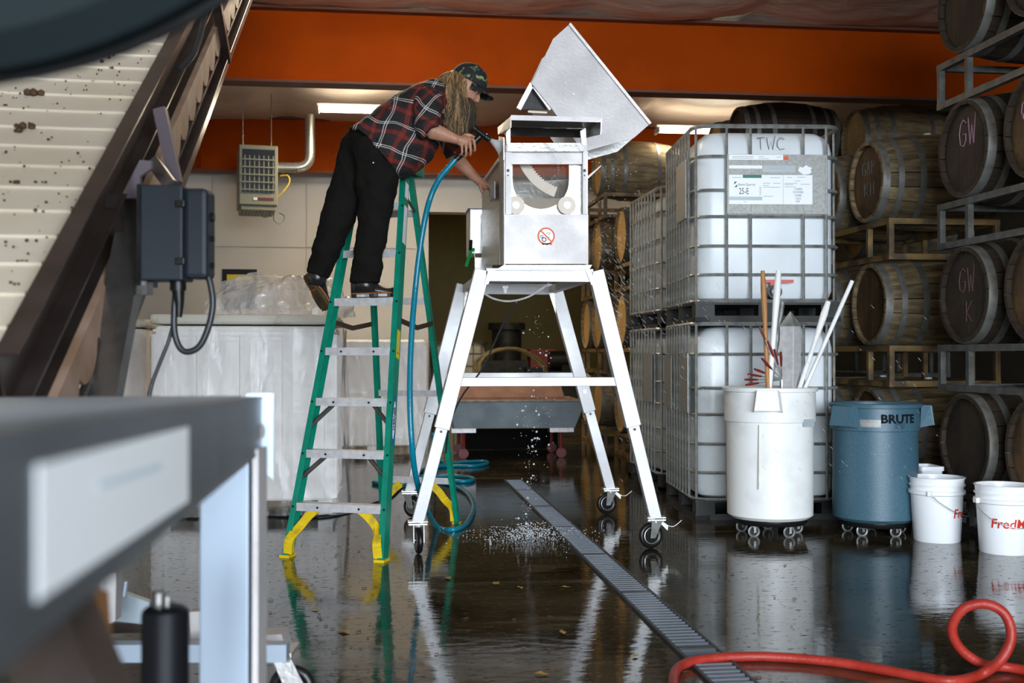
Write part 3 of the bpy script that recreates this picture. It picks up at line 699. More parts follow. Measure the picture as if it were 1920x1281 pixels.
# placard on the top front tank (its local frame: x right, -y front)
px0, px1, pz0, pz1 = -.285, .40, .73, 1.135
yf = -.622
pl = MB().bb(px0, px1, yf, yf + .004, pz0, pz1).bb(px0, px0 + .012, yf - .004, yf, pz0, pz1).bb(px1 - .012, px1, yf - .004, yf, pz0, pz1).build('placard', M['placard'], top)
def fr(x, z, w, h, mt, nm='label', y=yf, d=.0012, lb=None):
    return MB().bb(x, x + w, y - d, y, z, z + h).build(nm, mt, pl, label=lb)
def sx_(c): return px0 + (c - 140) / (1625 - 140) * (px1 - px0)      # positions read off the placard's own layout
def sz_(c): return pz1 - (c - 85) / (1000 - 85) * (pz1 - pz0)
fr(sx_(155), sz_(170), sx_(970) - sx_(155), sz_(90) - sz_(170), M['paper'], 'address_strip')
fr(sx_(980), sz_(170), sx_(1050) - sx_(980), sz_(112) - sz_(170), M['warn'], 'orange_sticker')
fr(sx_(160), sz_(305), sx_(660) - sx_(160), sz_(255) - sz_(305), M['paper'], 'paper_strip')
fr(sx_(670), sz_(360), sx_(1150) - sx_(670), sz_(255) - sz_(360), M['tape'], 'clear_sticker')
MB().prism([(sx_(u), sz_(v)) for u, v in ((1190, 330), (1215, 270), (1265, 285), (1310, 245), (1345, 270), (1400, 290), (1375, 320), (1400, 345), (1360, 385), (1270, 395))], .0012, Matrix(((1, 0, 0, 0), (0, 0, 1, yf - .0013), (0, 1, 0, 0), (0, 0, 0, 1)))).build('torn_label', M['paper'], pl)
fr(sx_(150), sz_(850), sx_(1405) - sx_(150), sz_(400) - sz_(850), M['paper'], 'product_label')
y2 = yf - .0012
fr(sx_(372), sz_(448), sx_(650) - sx_(372), sz_(400) - sz_(448), M['teal'], 'print_block', y2)
fr(sx_(150), sz_(790), sx_(660) - sx_(150), sz_(735) - sz_(790), M['tape'], 'print_block', y2, .0006, 'pale blue printed band')
fr(sx_(968), sz_(845), .002, sz_(400) - sz_(845), M['print'], 'print_line', y2, .0005)
for a, b_, r in ((1140, 1255, 615), (1120, 1262, 663), (1140, 1245, 713), (1155, 1230, 762), (1160, 1222, 805)):
    q = MB(); xx = a; random.seed(a)
    while xx < b_:
        wd = random.choice((3, 5, 8)); q.bb(sx_(xx), sx_(xx + wd), y2 - .0005, y2, sz_(r + 16), sz_(r - 16)); xx += wd + random.choice((3, 4, 6))
    q.build('barcode', M['print'], pl)
q = MB()
for a in range(580, 715, 9): q.bb(sx_(618), sx_(643), y2 - .0005, y2, sz_(a + 4), sz_(a))
q.build('barcode', M['print'], pl)
q = MB()
for x0_, x1_, r in ((670, 780, 528), (820, 930, 528), (670, 760, 562), (670, 930, 588), (680, 820, 728), (990, 1180, 528), (990, 1120, 548), (990, 1160, 580), (1230, 1370, 540), (780, 930, 440), (1030, 1100, 436), (1180, 1300, 432), (215, 350, 440), (160, 420, 745), (390, 430, 812), (1150, 1225, 490), (215, 530, 120), (215, 530, 145), (610, 690, 120), (610, 760, 150), (875, 940, 125), (760, 1010, 300), (1410, 1560, 215)):
    q.bb(sx_(x0_), sx_(x1_), y2 - .0005, y2, sz_(r + 5), sz_(r - 3))
q.build('small_print', M['print'], pl)
MF = lambda x, y, z: Matrix(((1, 0, 0, x), (0, 0, -1, y), (0, 1, 0, z), (0, 0, 0, 1)))
text_obj('brand_text', 'Semi-Sperse', .024, M['navy'], pl, MF(sx_(430), y2, sz_(550)))
text_obj('code_text', '25-E', .060, M['ink'], pl, MF(sx_(388), y2, sz_(655)), xs=.62)
fa = MB()
for dz, sgn in ((.009, 1), (-.009, -1)):
    c0 = Vector((sx_(268), 0, sz_(548) + dz))
    pts = [(c0.x + .011 * math.cos(a) * 1.0, c0.z + .011 * math.sin(a)) for a in [PI * (.25 + i / 6) * 1.0 if sgn > 0 else PI * (1.25 + i / 6) for i in range(7)]]
    fa.prism(pts, .0006, Matrix(((1, 0, 0, 0), (0, 0, 1, y2 - .0006), (0, 1, 0, 0), (0, 0, 0, 1))))
fa.build('logo', M['navy'], pl)
strokes('TWC', .085, .055, .0026, MF(-.07, -.5775, 1.175), 'handwriting', M['pencil'], top, gap=.25)

# ================================================================== big bins on dollies
def casterlet(parent, x, y, zt, r=.032, mt=None):
    c = MB().bb(x - .02, x + .02, y - .02, y + .02, zt - .006, zt).build('caster', M['dark_steel'], parent)
    MB().tube([(x + r * math.cos(a), y, r + r * math.sin(a)) for a in [2 * PI * k / 16 for k in range(16)]], r * .22, 6, closed=True).build('wheel', mt or M['galv'], c, smooth=True)
    MB().cyl((x, y - .006, r), (x, y + .006, r), r * .8, seg=14).build('wheel_hub', M['black'], c)
    MB().bb(x - .008, x + .008, y - .022, y - .018, r - .005, zt - .004).bb(x - .008, x + .008, y + .018, y + .022, r - .005, zt - .004).build('fork', M['dark_steel'], c)
def round_bin(loc, rb, rt, z0, H, mt, label, rim_h=.20, name='trash_bin', ha=(208, -12)):
    t = thing(name, label, 'bin', (loc[0], loc[1], z0)); th = .006
    rr = lambda z: rb + (rt - .012 - rb) * z / H
    zb_ = H - rim_h
    pr = [(0, .004), (rb * .9, 0), (rb, .02), (rr(zb_), zb_), (rr(zb_) + .012, zb_ + .004), (rt - .003, H - .03), (rt + .012, H - .026), (rt + .014, H - .004), (rt + .004, H), (rt - .01, H - .006), (rt - .014, H - .03), (rr(zb_) - th, zb_), (rb - th, .03), (0, .02)]
    MB().lathe(pr, 56).build('body', mt, t, smooth=True)
    for s_ in (-1, 1):
        a = math.radians(ha[0] if s_ < 0 else ha[1])
        Rz = Matrix.Rotation(a, 4, 'Z')
        b = MB()
        x0 = rt - .005; x1 = rt + .06
        b.slab([Rz @ Vector((x0, -.075, H - .02)), Rz @ Vector((x1, -.06, H - .02)), Rz @ Vector((x1 + .012, -.075, H - .135)), Rz @ Vector((x0 - .01, -.09, H - .15))], Rz @ Vector((0, .008, 0)) )
        b.slab([Rz @ Vector((x0, .067, H - .02)), Rz @ Vector((x1, .052, H - .02)), Rz @ Vector((x1 + .012, .067, H - .135)), Rz @ Vector((x0 - .01, .082, H - .15))], Rz @ Vector((0, .008, 0)) )
        b.slab([Rz @ Vector((x1 - .004, -.06, H - .015)), Rz @ Vector((x1 - .004, .06, H - .015)), Rz @ Vector((x1 + .008, .075, H - .135)), Rz @ Vector((x1 + .008, -.075, H - .135))], Rz @ Vector((.008, 0, 0)))
        b.slab([Rz @ Vector((x0 - .004, -.07, H - .022)), Rz @ Vector((x1, -.06, H - .022)), Rz @ Vector((x1, .06, H - .022)), Rz @ Vector((x0 - .004, .07, H - .022))], (0, 0, .008))
        b.build('handle', mt, t)
    return t
def dolly(loc, r, zt, label, mt=None):
    t = thing('bin_dolly', label, 'dolly', (loc[0], loc[1], 0))
    MB().lathe([(0, zt - .035), (r, zt - .035), (r + .01, zt - .02), (r + .01, zt), (0, zt)], 40).build('platform', M['black'], t, smooth=True)
    for k in range(5):
        a = -PI / 2 + .35 + 2 * PI * k / 5
        casterlet(t, (r - .04) * math.cos(a), (r - .04) * math.sin(a), zt - .035)
    return t
wbp = (2.455, 6.86); gbp = (3.12, 6.80)
wbin = round_bin(wbp, .264, .283, .105, .815, M['white_pl'], 'tall round white plastic bin holding poles, in front of the tanks', .215, ha=(-112, 68))
dolly(wbp, .22, .105, 'black wheeled dolly under the tall white bin')
MB().bb(-.055, .055, -.004, 0, -.045, .045, Matrix.Translation((.165, -.226, .60)) @ Matrix.Rotation(.62, 4, 'Z') @ Matrix.Diagonal((1, 1, .5, 1))).build('small_label', M['tape'], wbin)
MB().tube([(-.15, -.235, .59), (-.155, -.238, .2)], .004, 5).build('handle_shadow', M['cream'], wbin)  # handle's cast shadow drawn as a darker streak down the bin
gbin = round_bin(gbp, .262, .268, .09, .73, M['blue_pl'], 'blue grey round plastic bin right of the tall white bin', .17)
dolly(gbp, .21, .09, 'black wheeled dolly under the blue grey bin')
text_obj('brand_text', 'BRUTE', .072, M['dark_print'], gbin, Matrix.Rotation(.13, 4, 'Z') @ Matrix.Translation((0, 0, .638)), bend=(.2685, .01), bold=.0028, xs=1.1)
for z in (.585, .597, .609): MB().lathe([(.2680, z), (.2690, z), (.2690, z + .003), (.2680, z + .003)], 8, Matrix.Rotation(.13 - PI / 2 - .12, 4, 'Z'), a0=0, a1=.26).build('print_line', M['dark_print'], gbin)
MB().lathe([(.2675, .59), (.2690, .59), (.2690, .635), (.2675, .635)], 12, Matrix.Rotation(-PI / 2 - .80, 4, 'Z'), a0=0, a1=.50).build('torn_label', M['placard'], gbin)

# poles and tools standing in the white bin
bc = Vector((wbp[0], wbp[1], 0))
def pole(u0, v0, dd0, u1, v1, dd1, r, mt, name, label, knob=None, cat='pole'):
    base = 6.95
    a = P(u0, v0, base + dd0); b = P(u1, v1, base + dd1)
    bot = b + (b - a) * .55
    rr_ = Vector((bot.x - bc.x, bot.y - bc.y));
    if rr_.length > .2: s_ = .2 / rr_.length; bot.x = bc.x + rr_.x * s_; bot.y = bc.y + rr_.y * s_
    t = thing(name, label, cat, bot)
    L_ = a - bot
    n = 10; pts = [bot + L_ * i / n for i in range(n + 1)]; rs = [r] * (n + 1)
    if knob: rs = [r * .85] * (n + 1); rs[-1] = r * knob * .7; rs[-2] = r * knob; rs[-3] = r * 1.1
    MB().tube(pts, rs, 12).build('shaft', mt, t, smooth=True, world=True)
    return t, a
pole(1430, 508, .1, 1440, 722, -.05, .0165, M['wood_handle'], 'wooden_pole', 'wooden handle standing in the white bin, leftmost of its poles', knob=1.1)
pole(1460, 508, .1, 1436, 722, -.12, .020, M['white_pl'], 'white_pole', 'white plastic pole in the bin crossing the wooden handle', knob=1.15)
pole(1467, 567, .16, 1445, 718, .05, .016, M['galv'], 'steel_rod', 'grey steel rod standing behind the crossing white pole')
pole(1553, 566, .1, 1510, 722, -.05, .017, M['white_pl'], 'white_pole', 'white plastic pole with rounded top, left one of the leaning pair', knob=1.35)
pole(1598, 527, .1, 1512, 722, .02, .013, M['white_pl'], 'white_pole', 'white plastic pole leaning furthest right out of the bin')
a = P(1482, 612, 7.02); bt = Vector((a.x - .01, a.y, .14))
t = thing('square_post', 'square aluminium post with pointed pyramid top standing in white bin', 'post', bt)
MB().bar(bt, a, .095, .095, up=Vector((.75, .65, 0))).build('shaft', M['alu'], t, world=True, bevel=.002)
x_, y_, z_ = frame(bt, a, Vector((.75, .65, 0)))
q = MB(); vs_ = [a + x_ * i * .05 + y_ * j * .05 for i, j in ((-1, -1), (1, -1), (1, 1), (-1, 1))] + [a + z_ * .095]
q._add(vs_, [(3, 2, 1, 0), (0, 1, 4), (1, 2, 4), (2, 3, 4), (3, 0, 4)]); q.build('pointed_tip', M['galv'], t, world=True)
o_ = P(1466, 712, 7.0); t = thing('fan_rake', 'fan rake with red sleeved tines sticking out of white bin', 'rake', (o_.x, o_.y, .15))
MB().cyl((o_.x, o_.y, .15), o_, .012, seg=10).build('shaft', M['galv'], t, world=True)
for u, v, k in ((1398, 722, .36), (1396, 712, .35), (1402, 702, .4), (1414, 692, .45), (1428, 672, .5), (1424, 612, .25), (1440, 640, .4), (1452, 655, .5), (1464, 660, .5)):
    e = P(u, v, 6.93 + random.uniform(-.02, .02)); m_ = o_.lerp(e, 1 - k)
    tn = MB().tube([o_, e], .004, 6).build('tine', M['galv'], t, world=True)
    MB().tube([m_, m_.lerp(e, .6), e], [.006, .009, .006], 6).build('tine_sleeve', M['brick_red'], t, world=True)

# ================================================================== buckets
def bucket(loc, rz, label, txt_a, H=.385, rt=.158, rb=.135, wire=1, ta=0):
    t = thing('bucket', label, 'bucket', (loc[0], loc[1], 0), rz)
    f = lambda z: rb + (rt - rb) * z / H
    pr = [(0, .003), (rb - .004, 0), (rb, .006), (f(H - .105), H - .105), (f(H - .1) + .012, H - .098), (f(H - .08) + .012, H - .078), (f(H - .075), H - .074), (f(H - .05), H - .052), (f(H - .05) + .008, H - .05), (f(H - .04) + .008, H - .042), (f(H - .04), H - .04), (rt, H - .006), (rt + .007, H - .004), (rt + .007, H), (rt - .003, H), (rt - .006, H - .01), (rb - .004, .01), (0, .008)]
    MB().lathe(pr, 56).build('body', M['bucket'], t, smooth=True)
    for s_ in (-1, 1):
        MB().box((s_ * (rt + .012), 0, H - .088), (.022, .04, .03)).build('handle_ear', M['bucket'], t, bevel=.004)
    pts = []
    R = rt + .022
    for k in range(17):
        a = PI * k / 16
        droop = -.135 * math.sin(a) ** .8
        pts.append((R * math.cos(a), -R * math.sin(a) * 1.0 - .004, H - .09 + droop))
    MB().tube(pts, .0022, 6).build('wire_handle', M['galv'], t, smooth=True)
    text_obj('shop_name', 'FredMeyer', .074, M['red_print'], t, Matrix.Rotation(ta, 4, 'Z') @ Matrix.Translation((0, 0, .175)), bend=(f(.175) + .0008, .06), bold=.0012, shear=.12)
    return t
b1 = G(1757, 1016); b2 = G(1893, 1038)
bucket((b1.x + .025, b1.y + .05), .9, 'white bucket with red lettering wrapping round its right side, by blue grey bin', 0, ta=.42)
bucket((b2.x, b2.y + .05), .0, 'white bucket with red lettering cut off by the right frame edge', 0, ta=-.05 + .12)
c = G(1752, 935); t = thing('plastic_tub', 'small white rectangular plastic tub on floor behind the left bucket', 'tub', (3.555, 7.0, 0))
pr = [[Vector((x_, y_, z)) for x_, y_ in rrect(hx_, hy_, .02, 3)] for hx_, hy_, z in ((.06, .09, 0), (.072, .10, .37), (.08, .108, .372), (.08, .108, .40), (.072, .10, .40), (.066, .094, .37), (.055, .08, .01))]
MB().loft(pr).build('body', M['bucket'], t, smooth=True)
MB().bb(-.074, .074, -.103, -.097, .33, .34).build('rib', M['bucket'], t)

# ================================================================== plastic wrapped bins
def macro_bin(x0, x1, y0, y1, H, label, wlabel, lid=True, seed=0):
    t = thing('storage_bin', label, 'storage bin', ((x0 + x1) / 2, (y0 + y1) / 2, 0)); hx = (x1 - x0) / 2; hy = (y1 - y0) / 2
    for px in (-hx + .08, 0, hx - .08): MB().bb(px - .05, px + .05, -hy + .02, hy - .02, 0, .1).build('skid', M['bin_pl'], t)
    MB().bb(-hx + .02, hx - .02, -hy + .02, hy - .02, .1, H - .08).build('body', M['bin_pl'], t, bevel=.02)
    n = 4
    for k in range(n + 1):
        px = -hx + .05 + (2 * hx - .1) * k / n
        MB().bb(px - .035, px + .035, -hy, -hy + .03, .12, H - .14).build('rib', M['bin_pl'], t)
        py = -hy + .05 + (2 * hy - .1) * k / n
        for s_ in (-1, 1): MB().bb(s_ * (hx - .012) - .012, s_ * (hx - .012) + .012, py - .03, py + .03, .12, H - .14).build('rib', M['bin_pl'], t)
    for z in (H - .12, H - .155, H - .19, H * .5): MB().bb(-hx + .01, hx - .01, -hy + .006, -hy + .02, z, z + .015).build('rib', M['bin_pl'], t)
    if lid:
        MB().bb(-hx - .01, hx + .01, -hy - .01, hy + .01, H - .07, H).build('lid', M['cream'], t, bevel=.02)
    # wrap
    random.seed(seed)
    w = MB(); per = rrect(hx + .035, hy + .035, .05, 3); npt = []
    for i, p in enumerate(per):
        q = per[(i + 1) % len(per)]; dd = math.hypot(q[0] - p[0], q[1] - p[1]); k = max(1, int(dd / .03))
        for j in range(k): npt.append((p[0] + (q[0] - p[0]) * j / k, p[1] + (q[1] - p[1]) * j / k))
    rings = []
    for j in range(34):
        z = .012 + (H - .10) * j / 33; ring = []
        for x_, y_ in npt:
            l = math.hypot(x_, y_); flare = .035 * (1 - j / 33) ** 2
            d = .022 * noise.noise(Vector((x_ * 9 + y_ * 9, z * 1.6 + x_ * 2, seed))) + .016 * noise.noise(Vector((x_ * 24 + z * 5, y_ * 24, z * 3 + seed))) + flare
            sx = max(-1, min(1, x_ / hx)); sy = max(-1, min(1, y_ / hy))
            ring.append(Vector((x_ + d * sx * (abs(sx) > .95) , y_ + d * sy * (abs(sy) > .95), z)))
        rings.append(ring)
    w.loft(rings, caps=False)
    o = w.build('plastic_wrap', M['film'], None, smooth='all'); o.location = t.location
    tag(o, wlabel, 'plastic wrap', 'plastic wrap around storage bins')
    return t
macro_bin(-1.53, -.27, 7.99, 9.2, 1.40, 'large white lidded storage bin behind the ladder, wrapped in clear plastic', 'clear wrinkled plastic wrapped round the large bin behind the ladder', seed=1)
macro_bin(-.65, .56, 12.6, 13.75, 1.36, 'far white storage bin by the dark doorway, wrapped in plastic', 'clear plastic wrapped round the far bin beside the doorway', lid=False, seed=2)
macro_bin(-3.1, -1.86, 9.5, 10.7, 1.41, 'wrapped white storage bin partly hidden behind the conveyor frame', 'yellowish clear plastic round the bin behind the conveyor frame', seed=3)
# crumpled plastic on the bin lid
bb_ = MB(); c0 = Vector((-.72, 8.65, 1.40))
def crump(a, b):
    th = a * 2 * PI; ph = b * PI / 2
    r = Vector((math.cos(th) * math.cos(ph) * .56, math.sin(th) * math.cos(ph) * .40, math.sin(ph) * .33))
    n1 = noise.noise(r * 4.5 + Vector((3, 1, 2))) * .14 + abs(noise.noise(r * 11)) * .07 + noise.noise(r * 26) * .018
    r = r * (1 + n1 * 1.3); r.z = max(r.z, .0) + (.008 if b > 0 else .002)
    return c0 + r
bb_.grid(crump, 90, 34)
o = bb_.build('plastic_heap', M['film_heap'], None, smooth=False); tag(o, 'heap of crumpled clear plastic on top of the large wrapped bin', 'plastic sheet')
# ================================================================== low steel tub cart
t = thing('tub_cart', 'low steel tub with brown stained inside on castors behind the stand', 'tub cart', (1.46, 12.35, 0))
zt, zb = .62, .33
L0 = AY(842, 795, 12.0).x - 1.46; L1 = AY(1096, 795, 12.0).x - 1.46
def rect(x0, x1, y0, y1, z): return [Vector((x0, y0, z)), Vector((x1, y0, z)), Vector((x1, y1, z)), Vector((x0, y1, z))]
MB().loft([rect(L0 + .06, L1 - .10, -.32, .5, zb), rect(L0, L1, -.42, .62, zt)], caps=False).build('outer_shell', M['tub'], t)
MB().loft([rect(L0 + .07, L1 - .11, -.31, .49, zb + .01), rect(L0 + .01, L1 - .01, -.41, .61, zt + .001)], caps=False).build('inner_lining', M['copper'], t)
MB().bb(L0 + .06, L1 - .10, -.32, .5, zb - .004, zb + .012).build('tub_floor', M['copper'], t)
MB().tube([(L0, -.42, zt), (L1, -.42, zt), (L1, .62, zt), (L0, .62, zt)], .012, 6, closed=True).build('rim', M['galv'], t)
MB().slab([(L0 + .02, .60, zt), (L1 - .06, .60, zt), (L1 - .10, .66, zt + .16), (L0 + .06, .66, zt + .16)], (0, .01, 0)).build('back_lip', M['copper'], t)
for px in (L0 + .16, L1 - .24):
    for py in (-.25, .42):
        MB().bb(px - .13, px + .13, py - .06, py + .06, zb - .05, zb - .005).build('mount_block', M['alu'], t)
        MB().cyl((px, py - .02, .055), (px, py + .02, .055), .055, seg=18).cyl((px, py, .09), (px, py, zb - .05), .022, seg=8).build('caster_wheel', M['brick_red'], t, smooth=True)

# ================================================================== things in the dark back room
def rp(u, v, Y): return AY(u, v, Y)
p = rp(950, 690, 20.5)
t = thing('steel_drum', 'dark steel drum with shiny front standing on crates in the back room', 'drum', (p.x, 20.5, 0))
MB().bb(-.45, .45, -.4, .4, 0, 1.0).build('crate_base', M['pallet'], t)
MB().lathe([(0, 1.0), (.26, 1.0), (.27, 1.3), (.275, 1.32), (.27, 1.34), (.27, 1.55), (.34, 1.56), (.34, 1.68), (0, 1.68)], 28).build('drum_body', M['pallet'], t, smooth=True)
t = ibc((rp(880, 700, 20.2).x - .1, 21.6, 0), 0, 1.345, 'dim caged tank standing in the dark back room beside the drum', mt=M['cream'], valve=False)
t['group'] = 'things in the back room'
p = rp(1002, 700, 20.0)
t = thing('red_crate', 'dark red plastic crate stacked on a black box in the back room', 'crate', (p.x + .12, 20.0, 0))
MB().bb(-.3, .3, -.3, .3, 0, .88).build('black_box', M['black'], t)
MB().bb(-.22, .22, -.22, .22, .881, 1.2).bb(-.24, .24, -.24, .24, 1.14, 1.17).build('crate_body', M['brick_red'], t)
p = rp(1062, 690, 19.4)
t = thing('pump_unit', 'black pump unit with round motor on a stand in the back room', 'pump', (p.x, 19.4, 0))
MB().bb(-.35, .35, -.3, .3, 0, .82).build('stand', M['pallet'], t)
MB().cyl((-.3, 0, 1.0), (.2, 0, 1.0), .17, seg=18).bb(-.1, .3, -.15, .15, .82, 1.0).build('motor', M['black'], t, smooth=True)
pts = []
for k in range(60):
    a = k / 59 * 2 * PI * 3; pts.append((1.62 + (.42 + .04 * math.sin(k)) * math.cos(a), 15.0 - .1 + .25 * math.sin(a * .5) - 1.2, .62 + .32 * math.sin(a) + .25))
MB().bb(1.1, 2.15, 13.3, 14.0, 0, .5).build('hose_crate', M['matte_black'], None)
tag(bpy.data.objects['hose_crate'], 'dark crate behind the low tub carrying the coiled tan hose', 'crate')
pts = [(x_, y_, max(.52, z_)) for x_, y_, z_ in pts]
o = MB().tube([(-.2 + .9, 13.9, .75)] + pts, .02, 8).build('tan_hose', M['yell_hose'], None, smooth=True)
tag(o, 'coiled tan hose lying behind the low steel tub', 'hose')
# ================================================================== rolling stand
YF, YR = 6.42, 7.83
base = AY(1005, 1028, YF)
st = thing('rolling_stand', 'tall splayed aluminium stand on four castors under the steel machine', 'stand', (.92, 7.1, 0))
legs = [((904, 512), (783, 968), YF, 803, (770, 1042), 'F', -1), ((1116, 512), (1228, 966), YF, 800, (1220, 1028), 'F', 1),
        ((868, 548), (768, 918), YR, 775, (757, 972), 'R', -1), ((1040, 545), (1144, 915), YR, 772, (1137, 962), 'R', 1)]
tops = {}
for (tu, tv), (bu, bv), Y, jv, (cu, cv), fr_, sd in legs:
    a = AY(tu, tv, Y); b = AY(bu, bv, Y); b.z = .175; a.z = 1.605
    k = (AY(tu, jv, Y).z - a.z) / (b.z - a.z); j = a.lerp(b, k)
    tops[(fr_, sd)] = a
    up = Vector((0, 1, 0))
    MB().bar(a, j, .088, .07, up).build('leg', M['leg_paint'], st, world=True, bevel=.003)
    inn = MB().bar(j.lerp(a, .02), b, .068, .055, up).build('leg_extension', M['leg_paint'], st, world=True, bevel=.003)
    q = j.lerp(b, .03); q2 = j.lerp(a, .16)
    MB().cyl(q - Vector((0, .036, 0)), q - Vector((0, .0275, 0)), .008, seg=10).build('pin_hole', M['black'], inn, world=True)
    MB().cyl(q2 - Vector((0, .043, 0)), q2 - Vector((0, .035, 0)), .014, seg=8).build('bolt', M['galv'], st, world=True)
    # caster
    c = MB().box((b.x, Y, b.z - .006), (.105, .10, .007)).box((b.x, Y, b.z + .006), (.11, .085, .005)).build('caster', M['steel'], st, world=True)
    for ix in (-1, 1):
        MB().cyl((b.x + ix * .042, Y - .035, b.z - .018), (b.x + ix * .042, Y - .035, b.z + .018), .007, seg=6).build('bolt', M['galv'], c, world=True)
    turned = (fr_, sd) == ('F', -1)
    ax = Vector((1, .15, 0)).normalized() if turned else (Vector((.62, .78, 0)) if sd < 0 else Vector((-.25, 1, 0)).normalized())
    off = Vector((-ax.y, ax.x, 0)) * (.028 if sd > 0 else -.028)
    wc = Vector((b.x, Y, .076)) + off
    n = 26; r = .076
    MB().tube([wc + (ax.cross(Vector((0, 0, 1)))) * (math.cos(2 * PI * i / n) * (r - .017)) + Vector((0, 0, math.sin(2 * PI * i / n) * (r - .017))) for i in range(n)], .017, 10, closed=True).build('tyre', M['rubber'], c, world=True, smooth='all')
    MB().cyl(wc - ax * .012, wc + ax * .012, r - .024, seg=22).cyl(wc - ax * .03, wc + ax * .03, .012, seg=10).build('wheel_hub', M['rubber'] if sd > 0 else M['dark_steel'], c, world=True)
    MB().tube([wc - ax * .0145 + (ax.cross(Vector((0, 0, 1)))) * (math.cos(2 * PI * i / n) * .046) + Vector((0, 0, math.sin(2 * PI * i / n) * .046)) for i in range(n)], .003, 6, closed=True).build('wheel_ring', M['galv'], c, world=True)
    tp = Vector((b.x, Y, b.z - .012))
    fk = MB()
    for s_ in (-1, 1):
        e = ax * (.027 * s_)
        d_ = ax.cross(Vector((0, 0, 1)))
        fk.slab([tp + e - d_ * .035, tp + e + d_ * .035, wc + e + d_ * .016 - Vector((0, 0, .012)), wc + e - d_ * .016 - Vector((0, 0, .012))], ax * .004 * s_)
    fk.cyl(tp - Vector((0, 0, .012)), tp, .034, seg=16)
    fk.build('fork', M['galv'], c, world=True)
    if sd > 0:
        MB().slab([tp + Vector((.03, -.02, 0)), tp + Vector((.075, -.02, -.03)), tp + Vector((.07, -.02, -.06)), tp + Vector((.03, -.02, -.02))], (0, .035, 0)).build('brake_lever', M['galv'], c, world=True)
        MB().tube(spline([tp + Vector((.05, -.02, -.02)), tp + Vector((.1, -.03, -.035)), tp + Vector((.15, -.03, .0))], 5), .0018, 5).build('wire_tie', M['galv'], c, world=True)
# cross bars
def lx(fr_, sd, z):
    (tu, tv), (bu, bv), Y, *_ = [l for l in legs if l[5] == fr_ and l[6] == sd][0]
    a = AY(tu, tv, Y); b = AY(bu, bv, Y); a.z = 1.605; b.z = .175
    return a.lerp(b, (a.z - z) / (a.z - b.z)).x
for fr_, Y, v, u in (('F', YF, 716, 1000), ('R', YR, 705, 1000)):
    z = AY(u, v, Y).z
    MB().bar((lx(fr_, -1, z) + .035, Y, z), (lx(fr_, 1, z) - .035, Y, z), .05 if fr_ == 'F' else .045, .045, Vector((0, 1, 0))).build('cross_bar', M['leg_paint'], st, world=True, bevel=.002)
    a, b = tops[(fr_, -1)], tops[(fr_, 1)]
    MB().bb(a.x + .02, b.x - .02, Y - .035, Y + .035, 1.54, 1.60).bb(a.x + .02, b.x - .02, Y - .045, Y + .045, 1.60, 1.612).build('top_rail', M['leg_paint'], st, world=True)
    for s_, pt in ((1, a), (-1, b)):
        MB().slab([pt + Vector((s_ * .03, -.046, .0)), pt + Vector((s_ * .065, -.046, .0)), pt + Vector((s_ * .03, -.046, -.085)), pt + Vector((s_ * .01, -.046, -.085))], (0, .01, 0)).build('end_plate', M['leg_paint'], st, world=True)
    cx_ = (a.x + b.x) / 2 - .03
    MB().slab([Vector((cx_ - .022, Y - .037, 1.598)), Vector((cx_ + .022, Y - .037, 1.598)), Vector((cx_ + .005, Y - .037, 1.548)), Vector((cx_ - .005, Y - .037, 1.548))], (0, -.003, 0)).build('gusset', M['dark_steel'], st, world=True)
for sd in (-1, 1):
    a, b = tops[('F', sd)], tops[('R', sd)]
    MB().bar((a.x - sd * .02, YF + .04, 1.575), (b.x - sd * .02, YR - .04, 1.575), .05, .05).build('side_rail', M['leg_paint'], st, world=True)
    for q, s2 in ((b, -1),):
        MB().slab([q + Vector((-sd * .01, -.045, -.05)), q + Vector((-sd * .05, -.045, -.05)), q + Vector((-sd * .0, -.045, -.2))], (0, -.006, 0)).build('gusset', M['dark_steel'], st, world=True)
o = MB().tube(spline([AY(905, 548, 6.5), AY(925, 560, 6.5), AY(955, 565, 6.5), AY(990, 557, 6.5), AY(1018, 540, 6.5), AY(1035, 528, 6.6), AY(1070, 526, 7.2)], 6), .006, 6).build('clear_tube', M['alu'], None, smooth=True)
tag(o, 'thin clear tube drooping under the machine tray', 'tube')
o = MB().tube(spline([AY(972, 560, 7.0), AY(940, 615, 7.0), AY(905, 690, 7.0), AY(865, 745, 7.05), AY(842, 800, 7.1), AY(836, 850, 7.2)], 6), .006, 6).build('power_cable', M['cable'], None, smooth=True)
tag(o, 'thin black power cable hanging from the machine across the stand', 'cable')

# ================================================================== steel machine
Y0 = 6.40
mc = thing('grape_machine', 'square stainless steel sorting machine with round opening and warning sticker', 'machine', (.97, 6.9, 1.612))
def A(u, v, Y=Y0): return AY(u, v, Y)
def slabp(name, pts, Y=Y0, th=.012, mt='steel', par=None, lb=None):
    return MB().slab([A(u, v, Y) for u, v in pts], (0, th, 0)).build(name, M[mt], par or mc, world=True, label=lb)
